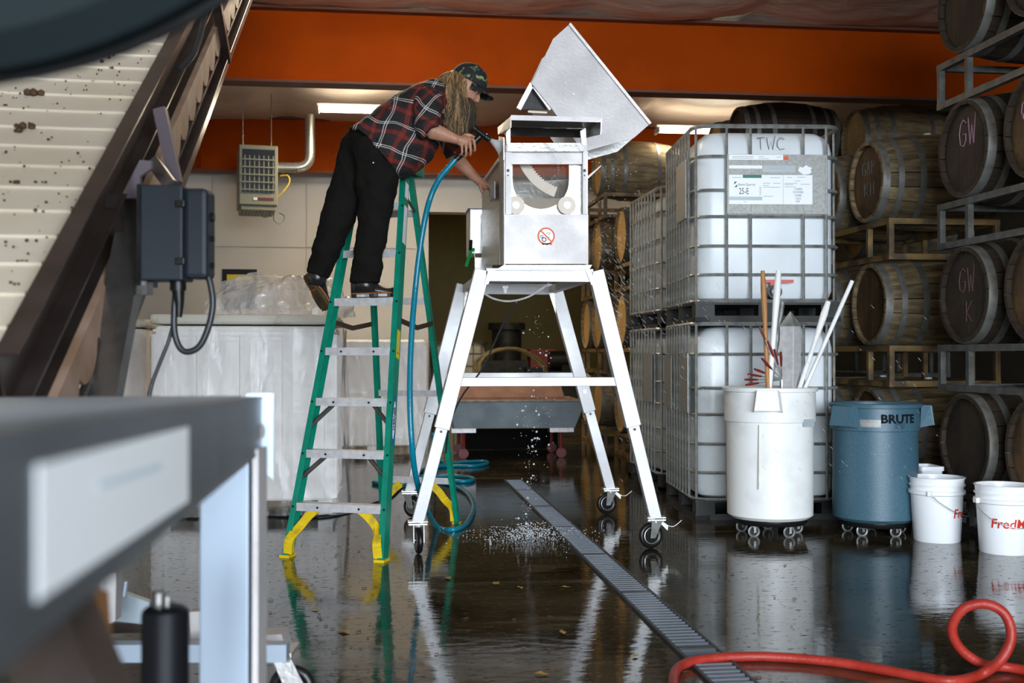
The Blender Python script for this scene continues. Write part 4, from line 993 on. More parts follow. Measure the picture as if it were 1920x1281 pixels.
# base pan
MB().slab([A(930, 506, 6.36), A(1104, 506, 6.36), A(1110, 497, 6.36), A(945, 497, 6.36)], (0, 1.2, 0)).build('base_pan', M['dark_steel'], mc, world=True)
fp = slabp('front_panel', [(945, 495), (1103, 495), (1103, 402), (945, 402)], Y0, .014, 'bright_steel')
for (u0, u1) in ((948, 959), (1093, 1101)):
    p_ = slabp('front_post', [(u0, 402), (u1, 402), (u1, 272), (u0, 272)], Y0 - .01, .03, 'bright_steel')
    um = (u0 + u1) / 2
    for v_, r in ((320, .0085), (329, .004)):
        c = A(um - 1, v_, Y0 - .012); MB().cyl(c, c - Vector((0, .004, 0)), r, seg=12).build('bolt', M['black'], p_, world=True)
slabp('cross_panel', [(956, 308), (1093, 308), (1093, 284), (956, 284)], Y0 + .01, .01, 'bright_steel')
slabp('cross_panel_lip', [(950, 284), (1095, 284), (1092, 268), (952, 268)], Y0 - .03, .05, 'dark_steel')
slabp('front_post', [(950, 272), (957, 272), (957, 242), (949, 242)], Y0, .03, 'steel')
slabp('front_post', [(1091, 272), (1100, 272), (1098, 240), (1088, 246)], Y0, .03, 'steel')
# plate with the round opening
U = [(955, 402), (1095, 402), (1095, 284), (1067, 284)] + [(1014 + 53 * math.cos(a), 339 + 53 * math.sin(a)) for a in [PI * k / 22 for k in range(23)]] + [(961, 284), (955, 284)]
slabp('opening_plate', U, Y0 + .055, .006, 'steel')
for u in (967, 1063):
    c = A(u, 385, Y0 + .012)
    ro = MB().cyl(c, c + Vector((0, .025, 0)), .052, seg=28).build('roller', M['roller'], mc, world=True, smooth=True)
    MB().cyl(c - Vector((0, .008, 0)), c, .022, seg=20).build('roller_hub', M['bucket'], ro, world=True, smooth=True)
    MB().cyl(c - Vector((0, .014, 0)), c - Vector((0, .008, 0)), .009, seg=6).build('bolt', M['galv'], ro, world=True)
# toothed arc inside
q = MB(); n = 46; cu, cv = 1078, 262
o_ = []; i_ = []
for k in range(n + 1):
    a = math.radians(186 - 76 * k / n); R1 = 114; R2 = 97 - (3.5 if k % 2 else 0)
    o_.append((cu + R1 * math.cos(a), cv + R1 * math.sin(a))); i_.append((cu + R2 * math.cos(a), cv + R2 * math.sin(a)))
def clampu(p): return (min(max(p[0], 958), 1092), max(p[1], 286))
o_ = [clampu(p) for p in o_]; i_ = [clampu(p) for p in i_]
for k in range(n): q.slab([A(*o_[k], 6.52), A(*o_[k + 1], 6.52), A(*i_[k + 1], 6.52), A(*i_[k], 6.52)], (0, .004, 0))
q.build('toothed_ring', M['roller'], mc, world=True)
win = mat('scratched_clear_plastic', (.42, .36, .27), .3, c2=(.70, .64, .52), scale=12, thr=(.5, .7), stretch=(9, 1, 1), alpha=.07)
nt_ = win.node_tree; mp_ = nt_.nodes['Mapping']; mp_.inputs['Rotation'].default_value = (0, .75, 0)
slabp('clear_window', [(961, 392), (1067, 392), (1067, 286), (961, 286)], 6.51, .003)
bpy.data.objects['clear_window'].data.materials.clear(); bpy.data.objects['clear_window'].data.materials.append(win)
# side walls
def side(name, pts, mt, th=(.006, 0, 0)):
    return MB().slab([A(u, v, Y) for u, v, Y in pts], th).build(name, M[mt], mc, world=True)
sp = side('side_panel', [(945, 497, 6.42), (945, 285, 6.42), (936, 300, 6.6), (904, 347, 7.38), (903, 497, 7.38)], 'brushed')
side('side_panel', [(1102, 497, 6.42), (1102, 284, 6.42), (1074, 330, 7.38), (1074, 490, 7.38)], 'steel', (-.006, 0, 0))
side('side_flashing', [(944, 300, 6.34), (944, 258, 6.34), (935, 256, 6.52), (935, 302, 6.52)], 'steel')
MB().slab([A(943, 497, 6.36), A(943, 285, 6.36), A(936, 285, 6.46), A(937, 497, 6.46)], (.004, .004, 0)).build('corner_strip', M['steel'], mc, world=True)
MB().bar(A(936, 300, 6.58), A(903, 346, 7.38), .016, .02).build('side_edge', M['bright_steel'], mc, world=True)
side('side_base_plate', [(938, 497, 6.52), (938, 462, 6.52), (905, 462, 7.3), (905, 497, 7.3)], 'steel', (-.004, 0, 0))
side('side_label', [(929, 372, 6.66), (929, 340, 6.66), (921, 348, 6.85), (921, 378, 6.85)], 'print', (-.0075, 0, 0))
MB().slab([A(903, 350, 7.38), A(1074, 335, 7.38), A(1074, 372, 7.38), A(903, 372, 7.38)], (0, .006, 0)).build('back_panel', M['dark_steel'], mc, world=True)
MB().slab([A(903, 400, 7.38), A(1074, 400, 7.38), A(1074, 495, 7.38), A(903, 495, 7.38)], (0, .006, 0)).build('back_panel', M['dark_steel'], mc, world=True)
# gearbox at the rear left
g0 = A(877, 480, 7.62); g1 = A(906, 398, 7.62)
MB().bb(g0.x, g1.x + .05, 7.45, 7.75, g0.z, g1.z).build('drive_box', M['steel'], mc, world=True, bevel=.004)
MB().bb(g0.x - .01, g1.x + .06, 7.43, 7.77, g1.z, g1.z + .006).build('drive_box_lid', M['bright_steel'], mc, world=True)
MB().bb(g0.x + .03, g1.x + .04, 7.4, 7.46, g0.z - .03, 1.62).build('drive_bracket', M['steel'], mc, world=True)
# hood
zt_ = A(1000, 205, 6.85).z; zf = A(1040, 220, 6.22).z
x0, x1 = A(947, 210, 6.5).x, A(1127, 222, 6.22).x
x0 = A(958, 215, 6.22).x; xb0 = A(948, 205, 6.75).x; xb1 = A(1122, 212, 6.75).x
MB().slab([Vector((x0, 6.22, zf)), Vector((x1, 6.22, zf)), Vector((xb1 - .01, 6.62, zf + .02)), Vector((xb0, 6.62, zf + .02))], (0, 0, .004)).build('hood_top', M['steel'], mc, world=True)
MB().slab([Vector((x0, 6.218, zf + .006)), Vector((x1, 6.218, zf + .006)), Vector((x1, 6.218, zf - .022)), Vector((x0, 6.218, zf - .022))], (0, .005, 0)).build('hood_lip', M['bright_steel'], mc, world=True)
zb_ = A(1000, 256, 6.5).z
MB().slab([Vector((x0, 6.5, zb_)), Vector((x1 - .07, 6.5, zb_)), Vector((x1 - .03, 6.60, zf + .015)), Vector((x0, 6.60, zf + .015))], (0, .005, 0)).build('hood_back', M['dark_steel'], mc, world=True)
MB().slab([Vector((x0, 6.22, zf)), Vector((x0, 6.24, zf - .06)), Vector((x0 - .01, 6.42, zb_ - .0)), Vector((x0 - .03, 6.62, zb_ + .03)), Vector((x0 - .03, 6.64, zf + .02))], (.004, 0, 0)).build('hood_side', M['steel'], mc, world=True)
MB().slab([Vector((x1, 6.22, zf)), Vector((x1, 6.24, zf - .085)), Vector((x1 - .06, 6.55, zb_)), Vector((x1 - .01, 6.62, zf + .02))], (.004, 0, 0)).build('hood_side', M['steel'], mc, world=True)
MB().slab([A(990, 211, 6.4), A(1026, 213, 6.4), A(1026, 210, 6.4), A(990, 208, 6.4)], (0, .004, .004)).build('hood_label', M['roller'], mc, world=True)
# raised hopper
HY = 6.78; HB = 7.25
hp = [(1067, 46), (1218, 233), (1188, 259), (1100, 283), (1092, 283), (1034, 203), (997, 157), (1037, 73)]
hop = MB().slab([A(u, v, HY) for u, v in hp], (0, .003, 0)).build('hopper_side', M['bright_steel'], mc, world=True)
hpb = [A(u, v, HY) for u, v in hp]
MB().slab([p + Vector((0, HB - HY, 0)) for p in hpb], (0, .003, 0)).build('hopper_side', M['steel'], mc, world=True)
MB().slab([hpb[0], hpb[1], hpb[1] + Vector((0, HB - HY, 0)), hpb[0] + Vector((0, HB - HY, 0))], Vector((.7, 0, .6)) * .006).build('hopper_floor', M['steel'], mc, world=True)
MB().bar(hpb[0] - Vector((0, .012, 0)), hpb[1] - Vector((0, .012, 0)), .016, .022, Vector((0, 1, 0))).build('hopper_flange', M['steel'], mc, world=True)
for u, v in ((1059, 156), (1075, 177)):
    c = A(u, v, HY); MB().cyl(c - Vector((0, .007, 0)), c, .0085, seg=6).build('bolt', M['galv'], hop, world=True)
for (u0, v0, u1, v1, w_) in ((997, 158, 972, 205, .03), (1000, 160, 1033, 205, .03)):
    MB().bar(A(u0, v0, HY + .03), A(u1, v1, HY + .03), w_, .03, Vector((0, 1, 0))).build('hopper_arm', M['steel'], mc, world=True)
MB().slab([A(995, 160, HY + .08), A(1034, 205, HY + .08), A(975, 205, HY + .08)], (0, .01, 0)).build('hopper_dark_hollow', M['black'], mc, world=True)  # black sheet painting the dark hollow inside the hopper
MB().slab([A(1101, 331, 6.5), A(1128, 309, 6.5), A(1126, 313, 6.5), A(1102, 336, 6.5)], (0, .05, 0)).build('side_lip', M['bright_steel'], mc, world=True)
# sticker
c = A(1024, 443, Y0 - .001)
Mx = Matrix(((1, 0, 0, c.x), (0, 0, 1, c.y), (0, 1, 0, c.z), (0, 0, 0, 1)))
stk = MB().cyl(c, c - Vector((0, .001, 0)), .047, seg=40).build('warning_sticker', M['paper'], mc, world=True)
rg = MB(); n = 40
for k in range(n):
    a0, a1 = 2 * PI * k / n, 2 * PI * (k + 1) / n
    rg.slab([Mx @ Vector((r_ * math.cos(a), r_ * math.sin(a), -.001)) for r_, a in ((.050, a0), (.050, a1), (.041, a1), (.041, a0))], (0, -.0008, 0))
rg.slab([Mx @ Vector(p) for p in ((-.033, .027, -.0015), (-.027, .033, -.0015), (.033, -.027, -.0015), (.027, -.033, -.0015))], (0, -.0008, 0))
for k in range(5):
    xx = -.024 + k * .012; rg.slab([Mx @ Vector(p) for p in ((xx, -.046 - .004 * (k % 2 == 0), -.001), (xx + .011, -.046 - .004 * (k % 2 == 0), -.001), (xx + .011, -.04, -.001), (xx, -.04, -.001))], (0, -.0008, 0))
rg.build('prohibition_ring', M['warn'], stk, world=True)
gr_ = MB()
for gx, gz, R in ((-.012, -.020, .0125), (-.026, -.003, .008)):
    m_ = 20
    for k in range(m_):
        a0, a1 = 2 * PI * k / m_, 2 * PI * (k + 1) / m_; Ro = R * (1.22 if k % 2 else 1.0)
        gr_.slab([Mx @ Vector((gx + r_ * math.cos(a), gz + r_ * math.sin(a), -.0011)) for r_, a in ((Ro, a0), (Ro, a1), (R * .68, a1), (R * .68, a0))], (0, -.0005, 0))
gr_.tube([Mx @ Vector(p) for p in ((.0, .014, -.0012), (.006, .02, -.0012), (.014, .018, -.0012), (.022, .023, -.0012), (.024, .016, -.0012), (.018, .009, -.0012), (.006, .010, -.0012))], .0012, 4)
gr_.tube([Mx @ Vector(p) for p in ((.008, -.026, -.0012), (.012, -.012, -.0012), (.02, .0, -.0012))], .0012, 4)
gr_.build('pictogram', M['ink'], stk, world=True)
# green strap on the drive box
t = thing('green_strap', 'short green strap with black clip hanging from the machine rear', 'strap', A(884, 470, 7.42))
MB().tube(spline([A(890, 468, 7.42), A(884, 470, 7.42), A(879, 484, 7.42), A(874, 500, 7.42)], 4), [.012] * 13, 6).build('strap', mat('green_cord', (.0, .35, .06), .6), t, world=True)
MB().tube([A(883, 450, 7.42), A(882, 470, 7.42)], .012, 8).build('clip', M['black'], t, world=True)
MB().tube(spline([A(888, 466, 7.42), A(890, 480, 7.42), A(893, 500, 7.42)], 4), .003, 5).build('cord', M['alu'], t, world=True)

# ================================================================== step ladder
ld = thing('step_ladder', 'green fibreglass step ladder with grey steps and yellow feet, man standing on it', 'ladder', (-.238, 6.264, 0), math.radians(-22))
ZT = 2.27; YT = .70
def frail(s_, z): k = z / ZT; return Vector((s_ * (.298 + (.165 - .298) * k), YT * k, z))
def rrail(s_, z): k = z / ZT; return Vector((s_ * (.275 + (.15 - .275) * k), 1.42 + (.84 - 1.42) * k, z))
UY = Vector((0, 1, 0))
for s_ in (-1, 1):
    a, b = frail(s_, .0), frail(s_, ZT)
    r = MB().bar(a + Vector((s_ * .0, .035, 0)), b + Vector((0, .035, 0)), .005, .075, UY)
    r.bar(a + Vector((-s_ * .015, 0, 0)), b + Vector((-s_ * .015, 0, 0)), .032, .005, UY)
    r.bar(a + Vector((-s_ * .015, .07, 0)), b + Vector((-s_ * .015, .07, 0)), .032, .005, UY)
    r.build('front_rail', M['green'], ld)
    a, b = rrail(s_, .0), rrail(s_, ZT)
    r = MB().bar(a, b, .005, .045, UY).bar(a + Vector((-s_ * .012, .02, 0)), b + Vector((-s_ * .012, .02, 0)), .028, .005, UY).bar(a + Vector((-s_ * .012, -.02, 0)), b + Vector((-s_ * .012, -.02, 0)), .028, .005, UY)
    r.build('rear_rail', M['green'], ld)
for k in range(1, 8):
    z = .29 * k + (.0 if k < 7 else 0)
    l, r = frail(-1, z), frail(1, z)
    sp_ = MB().bb(l.x + .006, r.x - .006, l.y + .004, l.y + .068, z - .004, z + .003).bb(l.x + .029, r.x - .029, l.y - .008, l.y - .003, z - .042, z + .003).bb(l.x + .029, r.x - .029, l.y + .064, l.y + .068, z - .036, z + .003)
    sp_.build('step', M['alu'], ld)
    for xx in (l.x - .004, r.x + .004):
        MB().cyl((xx * .955, l.y - .012, z - .018), (xx * .955, l.y - .0, z - .018), .0065, seg=8).build('rivet', M['black'], ld)
    if k < 5:
        for f_ in (.28, .72):
            xx = l.x + (r.x - l.x) * f_
            MB().cyl((xx, l.y - .012, z - .02), (xx, l.y - .0075, z - .02), .0065, seg=8).build('rivet', M['black'], ld)
    if k in (2, 3):
        for s_ in (-1, 1):
            e = frail(s_, z - .155); 
            MB().tube([Vector((l.x + (r.x - l.x) * (.5 + s_ * .24), l.y + .03, z - .03)), e + Vector((-s_ * .012, .03, 0))], .013, 8).build('step_brace', M['dark_steel'], ld, smooth=True)
for z in (.29, .87, 1.46, 2.0):
    l, r = rrail(-1, z), rrail(1, z)
    MB().bb(l.x + .004, r.x - .004, l.y - .012, l.y + .012, z - .02, z + .02).build('rear_bar', M['alu'], ld)
for s_ in (-1, 1):
    # yellow corner braces and feet
    for fn, w_ in ((frail, .045), (rrail, .03)):
        a = fn(s_, .275); b = fn(s_, .02); y_ = .03 if fn is frail else 0
        pts = [Vector((a.x - s_ * .165, a.y + y_, .265)), Vector((a.x - s_ * .115, a.y + y_, .225)), Vector((a.x - s_ * .066, a.y + y_ * .8, .165)), Vector((b.x - s_ * .05, b.y + y_ * .8, .10)), Vector((b.x - s_ * .042, b.y + y_ * .8, .02))]
        br_ = MB(); sp2 = spline(pts, 4)
        for p, q in zip(sp2, sp2[1:]): br_.bar(p, q + (q - p) * .08, .008, w_, UY)
        for p, q in zip(sp2, sp2[1:]): br_.bar(p + Vector((s_ * .012, -w_ * .5, 0)), q + Vector((s_ * .012, -w_ * .5, 0)), .050, .006, UY)
        br_.build('corner_brace', M['yellow'], ld)
        c = fn(s_, 0)
        MB().bb(min(c.x + s_ * .012, c.x - s_ * .048), max(c.x + s_ * .012, c.x - s_ * .048), c.y - .014, c.y + .03 + y_ * 1.4, 0, .014).build('foot', M['yellow'], ld)
    a = frail(s_, 1.32) + Vector((0, .06, 0)); b = rrail(s_, 1.32); m_ = (a + b) / 2 + Vector((0, 0, -.035))
    MB().bar(a, m_, .008, .03).bar(m_, b, .008, .03).build('spreader', mat('spreader_paint%d' % (s_ > 0), (.06, .035, .02), .5), ld)
    MB().tube([frail(s_, 2.08) + Vector((-s_ * .012, .06, 0)), rrail(s_, 2.0) + Vector((-s_ * .012, 0, 0))], .009, 8).build('upper_brace', M['dark_steel'], ld)
MB().bb(-.20, .20, YT - .05, .90, ZT, ZT + .02).bb(-.21, .21, YT - .06, YT - .045, ZT - .05, ZT + .02).bb(-.21, .21, .90, .915, ZT - .05, ZT + .02).bb(-.21, -.195, YT - .05, .9, ZT - .05, ZT + .02).bb(.195, .21, YT - .05, .9, ZT - .05, ZT + .02).build('top_cap', M['green'], ld, bevel=.006)
# labels on the outer face of the right front rail
def railmat(z, s_=1):
    a, b = frail(s_, z), frail(s_, z + .1); d = (b - a).normalized(); nx = Vector((1, 0, 0)); yv = d.cross(nx).normalized(); yv = -yv if yv.y < 0 else yv
    o_ = a + Vector((.0035, .035, 0))
    return o_, d, yv
def raillabel(z0, z1, w, mt, name, off=0.0, poly=None):
    o_, d, yv = railmat(z0); L_ = (z1 - z0)
    pts = poly or [(0, -w / 2), (L_, -w / 2), (L_, w / 2), (0, w / 2)]
    return MB().slab([o_ + d * a + yv * b + Vector((off, 0, 0)) for a, b in pts], (.0006, 0, 0)).build(name, M[mt], ld)
raillabel(.62, .90, 0, 'lab_blue', 'brand_oval', 0, [(.14 + .15 * math.cos(a), .024 * math.sin(a)) for a in [2 * PI * k / 20 for k in range(20)]])
raillabel(.62, .90, 0, 'paper', 'brand_oval', .0007, [(.14 + .11 * math.cos(a), .017 * math.sin(a)) for a in [2 * PI * k / 20 for k in range(20)]])
o_, d, yv = railmat(.76)
Mr = Matrix(((d.x, yv.x * -1, 1, o_.x + .0016), (d.y, yv.y * -1, 0, o_.y), (d.z, yv.z * -1, 0, o_.z), (0, 0, 0, 1)))
text_obj('brand_text', 'WERNER', .034, M['ink'], ld, Mr, bold=.001)
raillabel(1.10, 1.27, .05, 'lab_yellow', 'warning_label')
raillabel(1.12, 1.25, .032, 'ink', 'warning_print', .0008, [(.01, -.012), (.015, -.012), (.015, .02), (.01, .02)])
raillabel(1.14, 1.26, .02, 'print', 'warning_print', .0008, [(.0, -.005), (.07, -.005), (.07, .0), (.0, .0)])
raillabel(1.78, 2.02, .055, 'paper', 'instruction_label'); raillabel(2.06, 2.16, .055, 'paper', 'instruction_label')
# ================================================================== the man on the ladder
DP = 6.64
def Q(u, v, dd=0.0): return P(u, v, DP + dd)
PX = DP / FPX
pr = thing('person', 'long haired bearded person in plaid shirt and floral cap leaning over from ladder', 'person', Q(695, 556))
def ell(c, a, b, n=22, sq=1.0):
    return [c + a * (abs(math.cos(t)) ** sq * (1 if math.cos(t) > 0 else -1)) + b * (abs(math.sin(t)) ** sq * (1 if math.sin(t) > 0 else -1)) for t in [2 * PI * k / n for k in range(n)]]
def limb(b, pts, n=16):     # pts: (point, radius_in_plane, radius_depth)
    rings = []
    for i, (p, r1, r2) in enumerate(pts):
        t = (pts[min(i + 1, len(pts) - 1)][0] - pts[max(i - 1, 0)][0]).normalized()
        x = t.cross(FWD).normalized(); y = x.cross(t).normalized()
        rings.append(ell(p, x * r1, y * r2, n))
    b.loft(rings)
def wrinkle(o, amp, sc, seed=0, z=None):
    for v in o.data.vertices:
        c = Vector((v.co.x, v.co.y, v.co.z * .8)) * sc + Vector((seed, 0, 0))
        v.co += v.normal * (noise.noise(c) + .5 * noise.noise(c * 2.3)) * amp

# ---- body (one continuous remeshed surface)
b = MB()
limb(b, [(Q(697, 285), .09, .12), (Q(700, 262), .085, .13), (Q(732, 246), .085, .12), (Q(778, 222), .10, .14), (Q(812, 200), .10, .16), (Q(835, 182), .07, .09), (Q(848, 174), .055, .058), (Q(862, 168), .055, .055)], 20)
limb(b, [(Q(700, 270, -.07), .09, .09), (Q(703, 340, -.05), .08, .08), (Q(703, 405, -.03), .062, .062), (Q(694, 455, -.02), .055, .055), (Q(684, 515), .042, .042), (Q(682, 540), .045, .04)])
limb(b, [(Q(688, 275, .07), .09, .09), (Q(660, 335, .07), .08, .08), (Q(637, 392, .06), .062, .062), (Q(616, 450, .06), .055, .055), (Q(597, 505, .05), .042, .042), (Q(590, 528, .05), .045, .04)])
# near arm
limb(b, [(Q(806, 190, -.16), .062, .062), (Q(802, 215, -.19), .052, .052), (Q(803, 238, -.20), .047, .047), (Q(812, 246, -.20), .050, .046), (Q(830, 252, -.19), .041, .038), (Q(846, 258, -.18), .032, .03), (Q(857, 262, -.17), .027, .031), (Q(864, 264, -.165), .028, .036)], 18)
# far arm
limb(b, [(Q(826, 200, .14), .06, .06), (Q(836, 235, .22), .05, .05), (Q(850, 285, .26), .045, .045), (Q(858, 300, .28), .046, .044), (Q(876, 318, .31), .037, .036), (Q(894, 336, .34), .027, .029), (Q(902, 343, .36), .028, .034)], 18)
# near hand on the grip
def finger(b, pts, r0, r1):
    n = len(pts); b.tube(spline(pts, 4), [r0 + (r1 - r0) * k / ((n - 1) * 4) for k in range((n - 1) * 4 + 1)], 8)
limb(b, [(Q(860, 263, -.17), .028, .035), (Q(869, 265, -.17), .034, .033), (Q(878, 268, -.165), .034, .026), (Q(884, 271, -.155), .026, .018)], 16)
for i, (bu, bv, tu, tv, r) in enumerate(((888, 260, 890, 283, .0086), (880.5, 264.5, 882, 290, .0090), (873, 268.5, 873, 293, .0088), (865.5, 271, 865, 290, .0080))):
    finger(b, [Q(bu - 5, bv - 1, -.175), Q(bu, bv + 3, -.195), Q((bu + tu) / 2 + 1, (bv + tv) / 2 + 2, -.202), Q(tu, tv, -.185), Q(tu - 4, tv - 1, -.155)], r * 1.05, r * .85)
finger(b, [Q(866, 258, -.16), Q(875, 253, -.155), Q(884, 255, -.15), Q(890, 259, -.15)], .0125, .0095)
# far hand on the machine edge
limb(b, [(Q(900, 341, .36), .027, .035), (Q(906, 346, .37), .030, .036), (Q(911, 352, .38), .022, .03)], 14)
for i in range(4):
    finger(b, [Q(908 + i * 1.0, 346 + i * 2.0, .345 + i * .018), Q(916, 348 + i * 2, .34 + i * .02), Q(920, 356 + i * 2, .34 + i * .02), Q(919, 364 + i * 1.5, .345 + i * .02)], .0095, .008)
finger(b, [Q(900, 346, .345), Q(901, 354, .335), Q(905, 362, .335)], .0115, .009)
# head
HC = Q(873, 162, -.02)
hf = (RGT * .79 - UPV * .60 - FWD * .10).normalized(); hs = -FWD; hs = (hs - hf * hs.dot(hf)).normalized(); hu = hs.cross(hf)
if hu.dot(UPV) < 0: hu = -hu; 
HM = Matrix(((hf.x, hs.x, hu.x, HC.x), (hf.y, hs.y, hu.y, HC.y), (hf.z, hs.z, hu.z, HC.z), (0, 0, 0, 1)))
def headfn(a, c):
    th = a * 2 * PI; ph = (c - .5) * PI
    x, y, z = math.cos(th) * math.cos(ph), math.sin(th) * math.cos(ph), math.sin(ph)
    r = Vector((x * .098, y * .076, z * .122))
    if z < 0: r.y *= 1 - .30 * z * z; r.x = r.x * (1 - .18 * z * z) + .022 * (-z) ** 1.5 * (1 if x > -.2 else .3)
    if x > .5:                                          # face: brow, eye sockets, cheeks
        r.x -= .010 * math.exp(-((z - .06) / .12) ** 2) * math.exp(-((abs(y) - .36) / .18) ** 2) * 1.4
        r.x += .006 * math.exp(-((z - .24) / .10) ** 2)
        r.x += .004 * math.exp(-((z + .22) / .15) ** 2) * math.exp(-((abs(y) - .45) / .2) ** 2)
    return HM @ r
b.grid(headfn, 36, 24)
b.loft([[HM @ Vector(p) for p in ring] for ring in (
    [(.092, -.008, .012), (.092, .008, .012), (.10, 0, .014)], [(.094, -.012, -.012), (.094, .012, -.012), (.116, 0, -.008)], [(.092, -.018, -.030), (.092, .018, -.030), (.124, 0, -.030)], [(.090, -.010, -.040), (.090, .010, -.040), (.108, 0, -.040)])])
for s_ in (-1, 1):
    b.tube([HM @ Vector((.092, s_ * .022 * k, -.062 - .002 * s_ * 0)) for k in (-.2, .5, 1)], [.007, .0065, .004], 8)
    b.tube([HM @ Vector(p) for p in ((-.005, s_ * .073, .02), (-.012, s_ * .082, .012), (-.012, s_ * .082, -.012), (-.004, s_ * .076, -.03))], [.008, .013, .012, .007], 8)
body = b.build('body', M['skin'], pr, world=True)
rm = body.modifiers.new('fuse', 'REMESH'); rm.mode = 'VOXEL'; rm.voxel_size = .0038; rm.use_smooth_shade = True
sm_ = body.modifiers.new('smooth', 'SMOOTH'); sm_.factor = .5; sm_.iterations = 1
# eyes
for s_ in (-1, 1):
    e = MB(); e.ico(HM @ Vector((.079, s_ * .030, .008)), .0115, 3); eo = e.build('eye', M['cream'], pr, world=True, smooth='all')  # cream tones the eyeball down for the brim's shade
    MB().cyl(HM @ Vector((.0885, s_ * .030, .004)), HM @ Vector((.0912, s_ * .030, .004)), .0065, seg=12).build('iris', M['ink'], eo, world=True)
    MB().tube([HM @ Vector(p) for p in ((.096, s_ * .012, .032), (.098, s_ * .03, .036), (.088, s_ * .048, .03))], [.003, .004, .002], 6).build('eyebrow', M['beard'], pr, world=True)

# ---- shirt
def sec(t, bo, dh, dc=0, n=26, bulge=0):
    a = Q(t[0], t[1], dc); c = Q(bo[0], bo[1], dc); m_ = (a + c) / 2
    return ell(m_, (a - c) / 2, FWD * dh, n, .9)
secs = [((658, 249), (728, 262), .185), ((660, 243), (733, 282), .19), ((665, 236), (740, 310), .19), ((674, 229), (747, 340), .185), ((694, 214), (772, 330), .18), ((714, 199), (801, 308), .178), ((741, 182), (816, 290), .18), ((767, 165), (824, 262), .19), ((796, 154), (836, 240), .20), ((818, 152), (845, 218), .17), ((832, 158), (851, 200), .11), ((841, 163), (855, 190), .075)]
TA = (RGT * .80 + UPV * .60)
PL1 = plaid('plaid_cloth', tuple((RGT * .30 + UPV * .95).normalized()), tuple((RGT * .93 - UPV * .38).normalized()))
PL2 = plaid('plaid_sleeve_cloth', tuple((RGT * .75 - UPV * .66).normalized()), tuple((RGT * .62 + UPV * .78).normalized()), .85)
sh = MB().loft([sec(*s_) for s_ in secs], caps=True).build('shirt', PL1, pr, world=True, smooth='all')
m_ = sh.modifiers.new('sub', 'SUBSURF'); m_.levels = 2; m_.render_levels = 2
tf = bpy.data.textures.new('shirt_folds', 'CLOUDS'); tf.noise_scale = .085; tf.noise_depth = 2
md = sh.modifiers.new('folds', 'DISPLACE'); md.texture = tf; md.strength = .035; md.mid_level = .5
for v in sh.data.vertices:
    v.co += v.normal * noise.noise(v.co * 9) * .014
cl = MB(); 
for k in range(2):
    pass
MB().slab([Q(836, 152, -.11), Q(850, 160, -.115), Q(856, 176, -.10), Q(842, 178, -.125)], FWD * .012).slab([Q(836, 150, .05), Q(850, 158, .05), Q(856, 176, .08), Q(842, 178, .1)], FWD * .012).build('collar', PL2, pr, world=True)
slv = MB()
limb(slv, [(Q(800, 172, -.10), .05, .06), (Q(804, 184, -.15), .088, .075), (Q(803, 202, -.185), .088, .075), (Q(801, 218, -.20), .080, .068), (Q(800, 231, -.205), .070, .062), (Q(802, 240, -.205), .064, .060)], 22)
s1 = slv.build('sleeve', PL2, pr, world=True, smooth='all')
s1.modifiers.new('sub', 'SUBSURF').levels = 2
s1.modifiers['sub'].render_levels = 2
md = s1.modifiers.new('folds', 'DISPLACE'); md.texture = tf; md.strength = .028; md.mid_level = .5
for v in s1.data.vertices: v.co += v.normal * noise.noise(v.co * 14) * .012
cuff = MB(); limb(cuff, [(Q(800, 228, -.205), .070, .064), (Q(801, 236, -.205), .076, .068), (Q(805, 247, -.205), .068, .060), (Q(806, 248, -.205), .055, .05)], 22)
cf = cuff.build('rolled_cuff', PL2, s1, world=True, smooth='all')
s2 = MB(); limb(s2, [(Q(818, 185, .08), .07, .07), (Q(832, 220, .18), .075, .075), (Q(842, 255, .24), .068, .068), (Q(849, 284, .27), .058, .056), (Q(852, 291, .275), .056, .054)], 20)
s2.build('sleeve', PL2, pr, world=True, smooth='all')

# ---- trousers
def leg(sections, dd, name):
    rings = []
    for v, l, r, dh in sections:
        dv = (r - l) * .0
        c = Q((l + r) / 2, v, dd(v)); rings.append(ell(c, RGT * (r - l) / 2 * PX, FWD * dh, 22, .92))
    return rings
b = MB()
near = [(258, 690, 716, .10), (264, 666, 735, .125), (280, 662, 741, .125), (310, 665, 748, .115), (350, 668, 746, .105), (385, 671, 738, .095), (410, 671, 731, .09), (430, 669, 729, .085), (450, 667, 725, .083), (470, 664, 721, .082), (490, 662, 717, .08), (505, 659, 718, .08), (520, 658, 714, .078), (531, 656, 712, .076)]
b.loft(leg(near, lambda v: -.06 + .05 * (v - 250) / 280, 'n'))
far = [(Q(690, 252, .06), 36, .13), (Q(678, 285, .07), 42, .13), (Q(664, 325, .08), 39, .115), (Q(650, 362, .08), 36, .10), (Q(637, 398, .07), 33, .09), (Q(626, 430, .07), 29, .085), (Q(615, 460, .06), 27, .08), (Q(605, 488, .06), 25, .075), (Q(595, 516, .05), 21.5, .07)]
rings = []
for i, (p, w_, dh) in enumerate(far):
    t_ = (far[min(i + 1, 8)][0] - far[max(i - 1, 0)][0]).normalized(); x_ = t_.cross(FWD).normalized()
    rings.append(ell(p, x_ * w_ * PX, FWD * dh, 22, .92))
b.loft(rings)
b.loft([ell(Q(700, 252), RGT * 36 * PX + UPV * -.03, FWD * .145, 22), ell(Q(698, 262), RGT * 44 * PX, FWD * .15, 22), ell(Q(697, 290), RGT * 44 * PX, FWD * .15, 22), ell(Q(696, 318), RGT * 36 * PX, FWD * .10, 22)])
tr = b.build('trousers', M['denim'], pr, world=True, smooth='all')
r2 = tr.modifiers.new('fuse', 'REMESH'); r2.mode = 'VOXEL'; r2.voxel_size = .012; r2.use_smooth_shade = True
